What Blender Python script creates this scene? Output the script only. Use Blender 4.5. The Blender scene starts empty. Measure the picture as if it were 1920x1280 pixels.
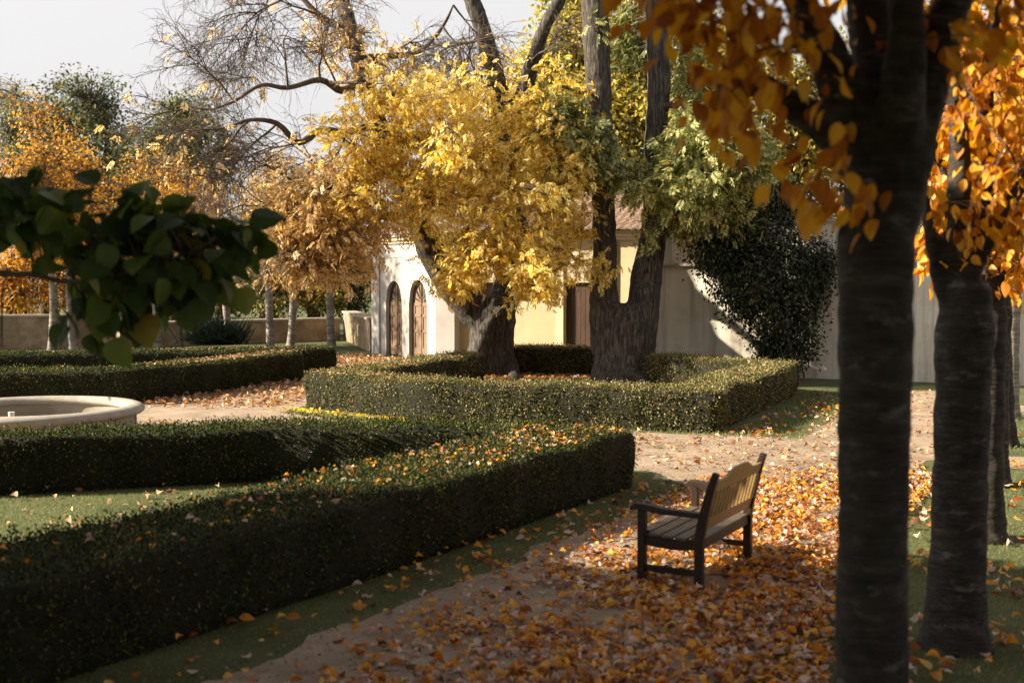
import bpy, math, random
import numpy as np
from mathutils import Vector, Matrix, noise
R = math.radians
random.seed(7); rng = np.random.default_rng(7)
scene = bpy.context.scene
C = scene.collection

# ------------------------------------------------------------------ camera
F = 2300.0; H = 2.3; YH = 515.0                      # focal length in px of a 1920 px wide frame
PITCH = math.atan((640 - YH) / F)
cam_d = bpy.data.cameras.new('camera'); cam = bpy.data.objects.new('camera', cam_d); C.objects.link(cam)
cam.location = (0, 0, H); cam.rotation_euler = (math.pi / 2 - PITCH, 0, 0)
cam_d.sensor_width = 36; cam_d.lens = F / 1920 * 36; cam_d.clip_end = 2000; cam_d.clip_start = 0.05
cam_d.dof.use_dof = True; cam_d.dof.focus_distance = 21; cam_d.dof.aperture_fstop = 2.0
scene.camera = cam
# ------------------------------------------------------------------ light
SUN_EL = R(27); sx, sy = -0.9982, -0.06
SUN = Vector((sx * math.cos(SUN_EL), sy * math.cos(SUN_EL), math.sin(SUN_EL)))
sl = bpy.data.lights.new('sun', 'SUN'); sl.energy = 5.0; sl.angle = R(0.55); sl.color = (1.0, 0.86, 0.66)
so = bpy.data.objects.new('sun', sl); C.objects.link(so)
so.rotation_euler = SUN.to_track_quat('Z', 'Y').to_euler(); so.location = (-20, -3, 15)
w = bpy.data.worlds.new("World"); scene.world = w; w.use_nodes = True
nt = w.node_tree; nt.nodes.clear()
sky = nt.nodes.new('ShaderNodeTexSky'); sky.sky_type = 'NISHITA'; sky.sun_disc = False
sky.sun_elevation = SUN_EL; sky.sun_rotation = math.atan2(sx, sy)
sky.air_density = 1.0; sky.dust_density = 7.0; sky.ozone_density = 1.0
hs = nt.nodes.new('ShaderNodeHueSaturation'); hs.inputs['Saturation'].default_value = 0.3
bg = nt.nodes.new('ShaderNodeBackground'); bg.inputs['Strength'].default_value = 0.13
ow = nt.nodes.new('ShaderNodeOutputWorld')
veil = nt.nodes.new('ShaderNodeMix'); veil.data_type = 'RGBA'; veil.inputs['Factor'].default_value = 0.85   # thin even high cloud
veil.inputs['B'].default_value = (2.1, 2.05, 2.06, 1)
nt.links.new(sky.outputs[0], hs.inputs['Color']); nt.links.new(hs.outputs[0], veil.inputs['A']); 
tcw = nt.nodes.new('ShaderNodeTexCoord'); spx = nt.nodes.new('ShaderNodeSeparateXYZ'); mrw = nt.nodes.new('ShaderNodeMapRange')   # the haze thins towards the zenith
mrw.inputs['From Min'].default_value = .24; mrw.inputs['From Max'].default_value = .75; mrw.inputs['To Min'].default_value = 1.0; mrw.inputs['To Max'].default_value = .5
mulw = nt.nodes.new('ShaderNodeVectorMath'); mulw.operation = 'SCALE'
nt.links.new(tcw.outputs['Generated'], spx.inputs[0]); nt.links.new(spx.outputs['Z'], mrw.inputs['Value'])
nt.links.new(veil.outputs['Result'], mulw.inputs[0]); nt.links.new(mrw.outputs[0], mulw.inputs['Scale']); nt.links.new(mulw.outputs[0], bg.inputs['Color'])
nt.links.new(bg.outputs[0], ow.inputs[0])
scene.view_settings.view_transform = 'Standard'; scene.view_settings.look = 'None'
scene.view_settings.exposure = 1.68; scene.view_settings.gamma = 1
scene.render.engine = 'CYCLES'
scene.cycles.max_bounces = 6; scene.cycles.diffuse_bounces = 3; scene.cycles.glossy_bounces = 2
scene.cycles.transmission_bounces = 3; scene.cycles.transparent_max_bounces = 4
scene.cycles.use_denoising = True; scene.cycles.sample_clamp_indirect = 4

# ------------------------------------------------------------------ pixel -> world
cp, sp_ = math.cos(PITCH), math.sin(PITCH)
def ray(px, py):
    a, b = (px - 960) / F, (640 - py) / F
    return Vector((a, cp + b * sp_, -sp_ + b * cp))
def G(px, py, z=0.0):
    d = ray(px, py); t = (z - H) / d.z
    return Vector((d.x * t, d.y * t, z))
def P(px, py, Y):
    d = ray(px, py); t = Y / d.y
    return Vector((d.x * t, Y, H + d.z * t))

# ------------------------------------------------------------------ mesh helpers
def make_mesh(name, V, Fs, smooth=False):
    V = np.asarray(V, dtype=np.float32).reshape(-1, 3)
    me = bpy.data.meshes.new(name); me.vertices.add(len(V)); me.vertices.foreach_set('co', V.ravel())
    loops, starts, c = [], [], 0
    for f in Fs:
        f = np.asarray(f, dtype=np.int32)
        if len(f) == 0: continue
        loops.append(f.ravel()); k = f.shape[1]
        starts.append(c + np.arange(len(f), dtype=np.int32) * k); c += f.size
    L = np.concatenate(loops); S = np.concatenate(starts)
    me.loops.add(len(L)); me.loops.foreach_set('vertex_index', L)
    me.polygons.add(len(S)); me.polygons.foreach_set('loop_start', S)
    me.polygons.foreach_set('use_smooth', np.full(len(S), bool(smooth)))
    me.update(calc_edges=True)
    return me
def link(name, me, mat, parent=None):
    o = bpy.data.objects.new(name, me); C.objects.link(o)
    if mat and not me.materials: me.materials.append(mat)
    if parent is not None: o.parent = parent; o.matrix_parent_inverse = Matrix.Translation(-parent.location)
    return o
def tag(o, label=None, cat=None, group=None, kind=None):
    if label: o['label'] = label
    if cat: o['category'] = cat
    if group: o['group'] = group
    if kind: o['kind'] = kind
    return o
def empty(name, loc, label, cat, group=None):
    o = bpy.data.objects.new(name, None); C.objects.link(o); o.location = loc
    return tag(o, label, cat, group)
class MB:
    """collects pieces into one mesh"""
    def __init__(s): s.V = []; s.F = []; s.n = 0
    def add(s, V, Fs):
        V = np.asarray(V, dtype=np.float32).reshape(-1, 3)
        for f in Fs:
            f = np.asarray(f, dtype=np.int32)
            if len(f): s.F.append(f + s.n)
        s.V.append(V); s.n += len(V); return s
    def box(s, c, size, M=None):
        hx, hy, hz = [v / 2 for v in size]
        V = np.array([(x, y, z) for x in (-hx, hx) for y in (-hy, hy) for z in (-hz, hz)]) + np.array(c)
        if M is not None: V = np.array([M @ Vector(v) for v in V])
        return s.add(V, [[(0, 1, 3, 2), (4, 6, 7, 5), (0, 4, 5, 1), (2, 3, 7, 6), (0, 2, 6, 4), (1, 5, 7, 3)]])
    def prism(s, poly, z0, z1):
        n = len(poly); V = [(p[0], p[1], z0) for p in poly] + [(p[0], p[1], z1) for p in poly]
        s.add(V, [[(i, (i + 1) % n, n + (i + 1) % n, n + i) for i in range(n)], [tuple(range(n))[::-1]], [tuple(range(n, 2 * n))]])
        return s
    def tube(s, pts, rad, k=8, seed=None, rough=0.0, cap=True):
        P_ = np.array([tuple(p) for p in pts], dtype=float); n = len(P_)
        T = np.gradient(P_, axis=0); T /= np.linalg.norm(T, axis=1)[:, None] + 1e-9
        ref = np.array([1.0, 0, 0]) if abs(T[0][0]) < 0.8 else np.array([0, 1.0, 0])
        V = []; a = np.arange(k) / k * 2 * math.pi
        for i in range(n):
            ref = ref - T[i] * ref.dot(T[i]); ref /= np.linalg.norm(ref) + 1e-9
            b = np.cross(T[i], ref); r = rad[i]
            rr = np.full(k, r)
            if rough: rr = r * (1 + rough * (rng.random(k) - .5))
            V.append(P_[i] + (np.cos(a) * rr)[:, None] * ref + (np.sin(a) * rr)[:, None] * b)
        V = np.concatenate(V); q = []
        for i in range(n - 1):
            for j in range(k):
                q.append((i * k + j, i * k + (j + 1) % k, (i + 1) * k + (j + 1) % k, (i + 1) * k + j))
        Fs = [q]
        if cap: Fs += [[tuple(range(k))[::-1]], [tuple(range((n - 1) * k, n * k))]]
        return s.add(V, Fs)
    def mesh(s, name, smooth=False): return make_mesh(name, np.concatenate(s.V), s.F, smooth)
    def build(s, name, mat, parent=None, smooth=False): return link(name, s.mesh(name, smooth), mat, parent)

def rings_surface(mb, rings):
    """closed rings (list of lists of points, same length) joined by quads with capped ends"""
    k = len(rings[0]); V = [p for r in rings for p in r]; q = []
    for i in range(len(rings) - 1):
        for j in range(k): q.append((i * k + j, i * k + (j + 1) % k, (i + 1) * k + (j + 1) % k, (i + 1) * k + j))
    mb.add(V, [q, [tuple(range(k))[::-1]], [tuple(range((len(rings) - 1) * k, len(rings) * k))]])

# ------------------------------------------------------------------ leaf templates and scattering
def leaf_t(prof, fold=0.1, curl=0.0, x0=0.0):
    ts = [p[0] for p in prof]; V = []; tri = []
    n = len(prof)
    for t, wd in prof:
        zc = -curl * (t - .5) ** 2 * 4 + curl
        V += [(x0 + t, wd, fold * wd * 2 + zc), (x0 + t, 0, zc), (x0 + t, -wd, fold * wd * 2 + zc)]
    for i in range(n - 1):
        a, b = i * 3, i * 3 + 3
        for q in ((a, a + 1, b + 1, b), (a + 1, a + 2, b + 2, b + 1)):
            tri.append((q[0], q[1], q[2])); tri.append((q[0], q[2], q[3]))
    V = np.array(V, dtype=np.float32)
    return V, np.array(tri)
OV = [(0, .03), (.12, .2), (.32, .33), (.58, .3), (.82, .15), (1, .01)]
HEART = [(0, .1), (.03, .3), (.15, .43), (.35, .47), (.55, .41), (.75, .27), (.9, .11), (1, .01)]
T_OV = leaf_t(OV, .15, .05)
T_OV2 = leaf_t(OV, .5, .16)
T_OV3 = leaf_t(OV, -.3, -.2)
T_HEART = leaf_t(HEART, .12, .06)
T_RH = (np.array([(0, 0, 0), (.45, .28, .04), (1, 0, 0), (.45, -.28, .04)], dtype=np.float32), np.array([(0, 1, 2, 3)]))
def pinnate(pairs=4, L=.42, wd=.085):
    V = []; Fq = []
    for i in range(pairs):
        t = .22 + i * .7 / pairs
        for sgn in (1, -1):
            b = np.array([t, 0, 0]); d = np.array([.55, sgn * .8, -.25]); d /= np.linalg.norm(d); n = np.array([-sgn * d[1], sgn * d[0], 0]); n /= np.linalg.norm(n)
            k = len(V); V += [b, b + d * L * .45 + n * wd, b + d * L, b + d * L * .45 - n * wd]; Fq.append((k, k + 1, k + 2, k + 3))
    k = len(V); b = np.array([.85, 0, 0]); V += [b, b + (L * .45, wd, -.03), b + (L, 0, -.1), b + (L * .45, -wd, -.03)]; Fq.append((k, k + 1, k + 2, k + 3))
    return np.array(V, dtype=np.float32), np.array(Fq)
T_PIN = pinnate(4)
T_PIN2 = pinnate(2, .6, .15)
def norm(a): return a / (np.linalg.norm(a, axis=1)[:, None] + 1e-9)
def instance(T, pos, d, up, scale):
    tv, tf = T; N = len(pos)
    X = norm(d); Y = norm(np.cross(up, X)); Z = np.cross(X, Y)
    s = np.broadcast_to(np.asarray(scale, dtype=np.float32), (N,))[:, None, None]
    V = pos[:, None, :] + s * (tv[None, :, 0:1] * X[:, None, :] + tv[None, :, 1:2] * Y[:, None, :] + tv[None, :, 2:3] * Z[:, None, :])
    Fx = tf[None] + (np.arange(N) * len(tv))[:, None, None]
    return V.reshape(-1, 3), Fx.reshape(-1, tf.shape[1])
def rand_dirs(n): return norm(rng.normal(size=(n, 3)))

# ------------------------------------------------------------------ materials
def nodes(m):
    m.use_nodes = True; t = m.node_tree; t.nodes.clear(); return t, t.nodes, t.links
def ramp(N, stops, interp='LINEAR'):
    r = N.new('ShaderNodeValToRGB'); r.color_ramp.interpolation = interp; e = r.color_ramp.elements
    while len(e) < len(stops): e.new(0.5)
    for el, (p, c) in zip(e, stops): el.position = p; el.color = (*c, 1)
    return r
def leaf_mat(name, cols, trans=0.4, rough=0.55, nscale=0.6, clump=0.35, spec=0.3, tboost=1.0):
    m = bpy.data.materials.new(name); t, N, L = nodes(m)
    g = N.new('ShaderNodeNewGeometry'); n = N.new('ShaderNodeTexNoise'); n.inputs['Scale'].default_value = nscale; n.inputs['Detail'].default_value = 2
    tc = N.new('ShaderNodeTexCoord'); L.new(tc.outputs['Object'], n.inputs['Vector'])
    mth = N.new('ShaderNodeMath'); mth.operation = 'MULTIPLY_ADD'; mth.inputs[1].default_value = clump * 2.5; mth.inputs[2].default_value = -clump * 1.25
    L.new(n.outputs['Fac'], mth.inputs[0])
    ad = N.new('ShaderNodeMath'); ad.operation = 'ADD'; ad.use_clamp = True
    L.new(g.outputs['Random Per Island'], ad.inputs[0]); L.new(mth.outputs[0], ad.inputs[1])
    r = ramp(N, cols); L.new(ad.outputs[0], r.inputs[0])
    p = N.new('ShaderNodeBsdfPrincipled'); p.inputs['Roughness'].default_value = rough; p.inputs['Specular IOR Level'].default_value = spec
    L.new(r.outputs[0], p.inputs['Base Color'])
    tr = N.new('ShaderNodeBsdfTranslucent')
    hv = N.new('ShaderNodeHueSaturation'); hv.inputs['Saturation'].default_value = 1.15; hv.inputs['Value'].default_value = tboost
    L.new(r.outputs[0], hv.inputs['Color']); L.new(hv.outputs[0], tr.inputs['Color'])
    mx = N.new('ShaderNodeMixShader'); mx.inputs[0].default_value = trans
    L.new(p.outputs[0], mx.inputs[1]); L.new(tr.outputs[0], mx.inputs[2])
    o = N.new('ShaderNodeOutputMaterial'); L.new(mx.outputs[0], o.inputs[0])
    return m
def surf_mat(name, cols, scale=(1, 1, 1), nscale=3.0, detail=8, rough=0.9, bump=0.3, bscale=20.0, bvec=(1, 1, 1), bdist=0.02, second=None, spec=0.3, coord='Object'):
    """noise through a ramp, optional second layer (scale vec, nscale, lo, hi, colour), bump"""
    m = bpy.data.materials.new(name); t, N, L = nodes(m)
    tc = N.new('ShaderNodeTexCoord')
    def nz(vec, sc, det=6):
        mp = N.new('ShaderNodeMapping'); mp.inputs['Scale'].default_value = vec; L.new(tc.outputs[coord], mp.inputs['Vector'])
        n = N.new('ShaderNodeTexNoise'); n.inputs['Scale'].default_value = sc; n.inputs['Detail'].default_value = det; n.inputs['Roughness'].default_value = .65
        L.new(mp.outputs[0], n.inputs['Vector']); return n.outputs['Fac']
    r = ramp(N, cols); L.new(nz(scale, nscale, detail), r.inputs[0]); col = r.outputs[0]
    for (vec, sc, lo, hi, c2, amt) in (second or []):
        mr = N.new('ShaderNodeMapRange'); mr.inputs['From Min'].default_value = lo; mr.inputs['From Max'].default_value = hi; mr.inputs['To Max'].default_value = amt
        L.new(nz(vec, sc), mr.inputs['Value'])
        mx = N.new('ShaderNodeMix'); mx.data_type = 'RGBA'; L.new(mr.outputs[0], mx.inputs['Factor']); L.new(col, mx.inputs['A']); mx.inputs['B'].default_value = (*c2, 1)
        col = mx.outputs['Result']
    p = N.new('ShaderNodeBsdfPrincipled'); p.inputs['Roughness'].default_value = rough; p.inputs['Specular IOR Level'].default_value = spec
    L.new(col, p.inputs['Base Color'])
    if bump:
        b = N.new('ShaderNodeBump'); b.inputs['Strength'].default_value = bump; b.inputs['Distance'].default_value = bdist
        L.new(nz(bvec, bscale, 10), b.inputs['Height']); L.new(b.outputs[0], p.inputs['Normal'])
    o = N.new('ShaderNodeOutputMaterial'); L.new(p.outputs[0], o.inputs[0])
    return m

M = {}
M['lawn'] = surf_mat('lawn', [(.3, (.05, .062, .022)), (.55, (.085, .1, .038)), (.75, (.135, .14, .06))], nscale=1.2, bump=.6, bscale=90, bdist=.02)
M['grass'] = leaf_mat('grass', [(0, (.1, .125, .045)), (.5, (.17, .2, .08)), (.85, (.27, .28, .13)), (1, (.4, .36, .2))], trans=.5, nscale=.5, clump=.3)
M['gravel'] = surf_mat('gravel', [(.3, (.19, .145, .1)), (.5, (.31, .24, .175)), (.7, (.42, .335, .25))], nscale=1.3, bump=.5, bscale=130, bdist=.012,
                       second=[((1, 1, 1), 60, .45, .7, (.16, .12, .085), .6), ((1, 1, 1), .6, .5, .75, (.2, .14, .09), .55)])
M['soil'] = surf_mat('soil', [(.3, (.1, .055, .025)), (.6, (.2, .115, .045))], nscale=4, bump=.5, bscale=60)
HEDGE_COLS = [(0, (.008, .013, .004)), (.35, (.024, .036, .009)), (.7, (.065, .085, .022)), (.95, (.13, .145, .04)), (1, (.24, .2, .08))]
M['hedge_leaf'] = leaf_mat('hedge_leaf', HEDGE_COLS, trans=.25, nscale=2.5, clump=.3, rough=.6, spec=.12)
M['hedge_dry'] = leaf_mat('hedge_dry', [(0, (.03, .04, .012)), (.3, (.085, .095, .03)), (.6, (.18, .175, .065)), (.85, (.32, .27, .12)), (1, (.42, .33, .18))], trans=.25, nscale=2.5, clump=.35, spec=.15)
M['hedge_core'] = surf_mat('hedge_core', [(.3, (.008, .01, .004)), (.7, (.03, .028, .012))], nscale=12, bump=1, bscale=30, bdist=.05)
LITTER = [(0, (.08, .035, .018)), (.1, (.22, .075, .025)), (.2, (.45, .15, .025)), (.36, (.68, .29, .035)), (.55, (.76, .38, .05)), (.64, (.78, .5, .12)), (.7, (.42, .26, .19)), (.82, (.6, .45, .36)), (.94, (.68, .57, .5)), (1, (.22, .07, .06))]
M['litter'] = leaf_mat('litter', LITTER, trans=.3, nscale=.8, clump=.12, rough=.5)
M['litter_pale'] = leaf_mat('litter_pale', [(0, (.16, .07, .035)), (.25, (.33, .15, .06)), (.5, (.48, .27, .13)), (.75, (.6, .4, .22)), (1, (.66, .5, .36))], trans=.25, nscale=.8, clump=.12)
M['crumbs'] = leaf_mat('crumbs', [(0, (.05, .03, .02)), (.5, (.16, .09, .05)), (1, (.34, .22, .14))], trans=.0)
M['ash_leaf'] = leaf_mat('ash_leaf', [(0, (.36, .19, .04)), (.2, (.58, .36, .06)), (.45, (.74, .59, .15)), (.75, (.82, .71, .27)), (1, (.87, .8, .5))], trans=.52, nscale=.55, clump=.3, tboost=1.4)
M['tan_leaf'] = leaf_mat('tan_leaf', [(0, (.3, .16, .06)), (.3, (.52, .34, .13)), (.65, (.72, .54, .26)), (1, (.84, .7, .48))], trans=.42, nscale=.5, clump=.3, tboost=1.2)
M['green_leaf'] = leaf_mat('green_leaf', [(0, (.1, .13, .035)), (.3, (.22, .25, .075)), (.6, (.38, .39, .15)), (.82, (.55, .52, .22)), (1, (.7, .6, .25))], trans=.4, nscale=.5, clump=.4)
M['yellow_green'] = leaf_mat('yellow_green', [(0, (.17, .19, .05)), (.3, (.36, .34, .08)), (.65, (.62, .5, .12)), (1, (.78, .62, .2))], trans=.42, nscale=.35, clump=.45)
M['orange_leaf'] = leaf_mat('orange_leaf', [(0, (.28, .07, .015)), (.3, (.6, .2, .02)), (.6, (.78, .34, .03)), (.9, (.85, .48, .06)), (1, (.8, .55, .2))], trans=.5, nscale=.6, clump=.25)
M['far_orange'] = leaf_mat('far_orange', [(0, (.3, .14, .05)), (.35, (.55, .28, .08)), (.7, (.76, .44, .1)), (1, (.8, .56, .22))], trans=.4, nscale=.3, clump=.5)
M['big_orange'] = leaf_mat('big_orange', [(0, (.24, .06, .012)), (.25, (.5, .18, .015)), (.6, (.72, .33, .025)), (1, (.84, .5, .06))], trans=.5, nscale=2, clump=.2)
M['catalpa_leaf'] = leaf_mat('catalpa_leaf', [(0, (.025, .045, .01)), (.5, (.055, .085, .018)), (.85, (.1, .14, .025)), (1, (.2, .17, .03))], trans=.35, nscale=1.5, clump=.2)
M['far_green'] = leaf_mat('far_green', [(0, (.045, .06, .02)), (.4, (.1, .125, .045)), (.75, (.2, .22, .085)), (1, (.35, .33, .15))], trans=.35, nscale=.25, clump=.5)
M['olive'] = leaf_mat('olive', [(0, (.1, .1, .03)), (.4, (.22, .22, .08)), (.8, (.38, .36, .16)), (1, (.55, .42, .15))], trans=.35, nscale=.4, clump=.4)
M['ivy'] = leaf_mat('ivy', [(0, (.008, .014, .006)), (.5, (.018, .03, .012)), (.85, (.04, .058, .02)), (1, (.12, .12, .05))], trans=.12, nscale=.8, clump=.3, rough=.3, spec=.5)
M['yucca'] = leaf_mat('yucca', [(0, (.02, .04, .03)), (.6, (.045, .075, .055)), (1, (.1, .13, .09))], trans=.1)
M['flower'] = leaf_mat('flower', [(0, (.7, .42, .02)), (1, (.85, .62, .05))], trans=.3)
M['ash_bark'] = surf_mat('ash_bark', [(.36, (.018, .015, .013)), (.52, (.075, .066, .056)), (.75, (.21, .185, .16))], scale=(9, 9, 1.2), nscale=2.5, bump=1.0, bscale=3, bvec=(9, 9, 1.1), bdist=.06)
M['dark_bark'] = surf_mat('dark_bark', [(.3, (.035, .026, .02)), (.7, (.11, .085, .065))], scale=(6, 6, 1), nscale=3, bump=.8, bscale=4, bvec=(6, 6, 1), bdist=.03)
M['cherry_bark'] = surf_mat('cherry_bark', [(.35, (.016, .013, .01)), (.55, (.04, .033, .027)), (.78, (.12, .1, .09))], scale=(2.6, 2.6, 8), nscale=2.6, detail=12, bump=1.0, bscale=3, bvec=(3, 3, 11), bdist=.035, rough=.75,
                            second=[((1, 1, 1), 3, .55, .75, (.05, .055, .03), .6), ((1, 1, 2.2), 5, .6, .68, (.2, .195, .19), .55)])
M['pale_bark'] = surf_mat('pale_bark', [(.35, (.1, .085, .07)), (.6, (.3, .27, .235)), (.8, (.42, .385, .34))], scale=(1, 1, 9), nscale=2, bump=.6, bscale=3, bvec=(1.5, 1.5, 12), bdist=.02)
M['twig'] = surf_mat('twig', [(.3, (.05, .037, .028)), (.7, (.14, .11, .085))], nscale=3, bump=0)
M['plaster_white'] = surf_mat('plaster_white', [(.3, (.3, .285, .265)), (.7, (.4, .38, .36))], nscale=1.2, bump=.15, bscale=15, bdist=.01,
                              second=[((4, 4, .6), 1.5, .55, .8, (.45, .41, .36), .4)])
M['plaster_cream'] = surf_mat('plaster_cream', [(.3, (.4, .32, .19)), (.7, (.5, .41, .26))], nscale=1.0, bump=.15, bscale=15, bdist=.01)
M['trim_cream'] = surf_mat('trim_cream', [(.3, (.5, .4, .26)), (.7, (.6, .5, .34))], nscale=2, bump=.1)
M['wall_stained'] = surf_mat('wall_stained', [(.3, (.58, .53, .45)), (.55, (.68, .64, .56)), (.75, (.74, .7, .62))], nscale=1.1, bump=.3, bscale=10, bdist=.015,
                             second=[((2.3, 2.3, .12), 1.3, .5, .68, (.17, .15, .115), .75), ((1, 1, 1), 1.6, .5, .75, (.36, .3, .22), .5), ((1, 1, 1), .5, .5, .7, (.62, .57, .48), .5)])
M['wall_old'] = surf_mat('wall_old', [(.3, (.13, .095, .06)), (.5, (.24, .18, .12)), (.72, (.36, .28, .2))], nscale=1.4, bump=.4, bscale=9, bdist=.02,
                         second=[((1, 1, 1), .9, .52, .6, (.42, .35, .27), .5)])
M['coping'] = surf_mat('coping', [(.3, (.3, .25, .2)), (.7, (.46, .4, .33))], nscale=4, bump=.3)
M['stone'] = surf_mat('stone', [(.3, (.26, .235, .2)), (.7, (.38, .35, .31))], nscale=6, bump=.25, bscale=60, bdist=.006,
                      second=[((1, 1, 1), 1.2, .5, .8, (.3, .27, .22), .5)])
M['stone_in'] = surf_mat('stone_in', [(.3, (.22, .19, .15)), (.7, (.38, .34, .28))], nscale=3, bump=.3)
M['door_wood'] = surf_mat('door_wood', [(.3, (.12, .078, .048)), (.7, (.22, .15, .098))], scale=(8, 8, .7), nscale=2, bump=.3, bscale=6, bvec=(8, 8, .5), bdist=.01, rough=.6)
M['door_dark'] = surf_mat('door_dark', [(.3, (.035, .018, .009)), (.7, (.08, .04, .02))], scale=(8, 8, .7), nscale=2, bump=.3, rough=.6)
M['dark_gap'] = surf_mat('dark_gap', [(.3, (.012, .009, .006)), (.7, (.02, .014, .01))], bump=0)
M['tile'] = surf_mat('tile', [(.3, (.13, .085, .06)), (.7, (.27, .185, .135))], nscale=5, bump=.6, bscale=4, bvec=(5, 1, 1), bdist=.04)
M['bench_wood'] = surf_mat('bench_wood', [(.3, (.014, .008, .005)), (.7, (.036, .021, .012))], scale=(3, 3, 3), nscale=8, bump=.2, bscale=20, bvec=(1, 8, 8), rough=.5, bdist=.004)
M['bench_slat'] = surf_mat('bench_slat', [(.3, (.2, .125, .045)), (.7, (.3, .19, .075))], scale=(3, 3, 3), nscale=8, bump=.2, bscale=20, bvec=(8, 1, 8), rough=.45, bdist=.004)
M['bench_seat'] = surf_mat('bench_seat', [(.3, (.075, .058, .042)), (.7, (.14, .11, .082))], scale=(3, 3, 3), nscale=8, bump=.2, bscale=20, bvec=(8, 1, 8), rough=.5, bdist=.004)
M['metal'] = surf_mat('metal', [(.3, (.5, .5, .48)), (.7, (.6, .6, .58))], bump=0, rough=.4)

# ------------------------------------------------------------------ ground
def flat_poly(name, poly, z, mat, step=.09, jit=.06):
    pts = []
    n = len(poly)
    for i in range(n):
        a = np.array(poly[i], float); b = np.array(poly[(i + 1) % n], float); L_ = np.linalg.norm(b - a); k = max(1, int(L_ / step))
        for j in range(k):
            p = a + (b - a) * j / k; nz_ = noise.noise_vector(Vector((p[0] * 1.3, p[1] * 1.3, z))) + .6 * noise.noise_vector(Vector((p[0] * 7, p[1] * 7, z)))
            pts.append((p[0] + nz_[0] * jit * 2, p[1] + nz_[1] * jit * 2, z))
    import bmesh
    bm = bmesh.new(); vs = [bm.verts.new(p) for p in pts]
    from mathutils.geometry import delaunay_2d_cdt
    n_ = len(pts); res = delaunay_2d_cdt([Vector(p[:2]) for p in pts], [(i, (i + 1) % n_) for i in range(n_)], [list(range(n_))], 1, 1e-5)
    bm.free(); bm = bmesh.new(); vs = [bm.verts.new((p[0], p[1], z)) for p in res[0]]
    for t_ in res[2]:
        try: bm.faces.new([vs[i] for i in t_])
        except ValueError: pass
    for f in bm.faces:
        f.normal_update()
        if f.normal.z < 0: f.normal_flip()
    me = bpy.data.meshes.new(name); bm.to_mesh(me); bm.free()
    return link(name, me, mat)
mb = MB(); mb.add([(-400, -60, 0), (400, -60, 0), (400, 900, 0), (-400, 900, 0)], [[(0, 1, 2, 3)]])
tag(mb.build('lawn', M['lawn']), 'mown green garden lawn with scattered autumn leaves', 'lawn', kind='structure')
MAINPATH = [(-4.0, 3), (-.6, 3), (1.3, 6.95), (2.2, 8.6), (4.62, 13.85), (7.19, 19.5), (9.3, 24.2), (7.25, 24.2), (5.67, 20.7), (4.04, 17.1), (1.9, 17.9), (-1.4, 18.6), (-2.6, 19.3), (-3.9, 20.4),
            (-2.9, 24), (-1.2, 28.5), (.4, 31.2), (-2.8, 32.5), (-3.9, 32.5), (-6.3, 26.5), (-7.6, 22.3), (-18, 21.8), (-18, 15.0), (-5, 15.0), (1.6, 14.3), (2.0, 13.2), (1.14, 11.7), (-1.31, 7.54)]
tag(flat_poly('gravel_path', MAINPATH, .004, M['gravel']), 'pale gravel garden path with its junction by the hedges', 'path', kind='structure')
tag(flat_poly('cross_path', [(5.1, 14.5), (20, 13.3), (20, 14.4), (5.5, 15.5)], .008, M['gravel']), 'narrow gravel path crossing the lawn behind the near trees', 'path', kind='structure')
tag(flat_poly('far_path', [(7.7, 20.6), (20, 18.5), (20, 19.6), (8.2, 21.6)], .008, M['gravel']), 'gravel path crossing the far lawn', 'path', kind='structure')
OCT = [(-3.4, 21.2), (-1.3, 19.2), (2.94, 17.8), (5.47, 23.5), (3.0, 26.3), (2.0, 28.3), (-.1, 28.6), (-1.0, 26.6)]
tag(flat_poly('tree_bed', OCT, .012, M['soil']), 'leaf covered bed inside the clipped hedge round the old trees', 'flower bed', kind='structure')

def in_poly(p, poly):
    x, y = p[:, 0], p[:, 1]; c = np.zeros(len(p), bool); n = len(poly)
    for i in range(n):
        x1, y1 = poly[i]; x2, y2 = poly[(i + 1) % n]
        m = ((y1 > y) != (y2 > y)) & (x < (x2 - x1) * (y - y1) / (y2 - y1 + 1e-12) + x1); c ^= m
    return c

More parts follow.
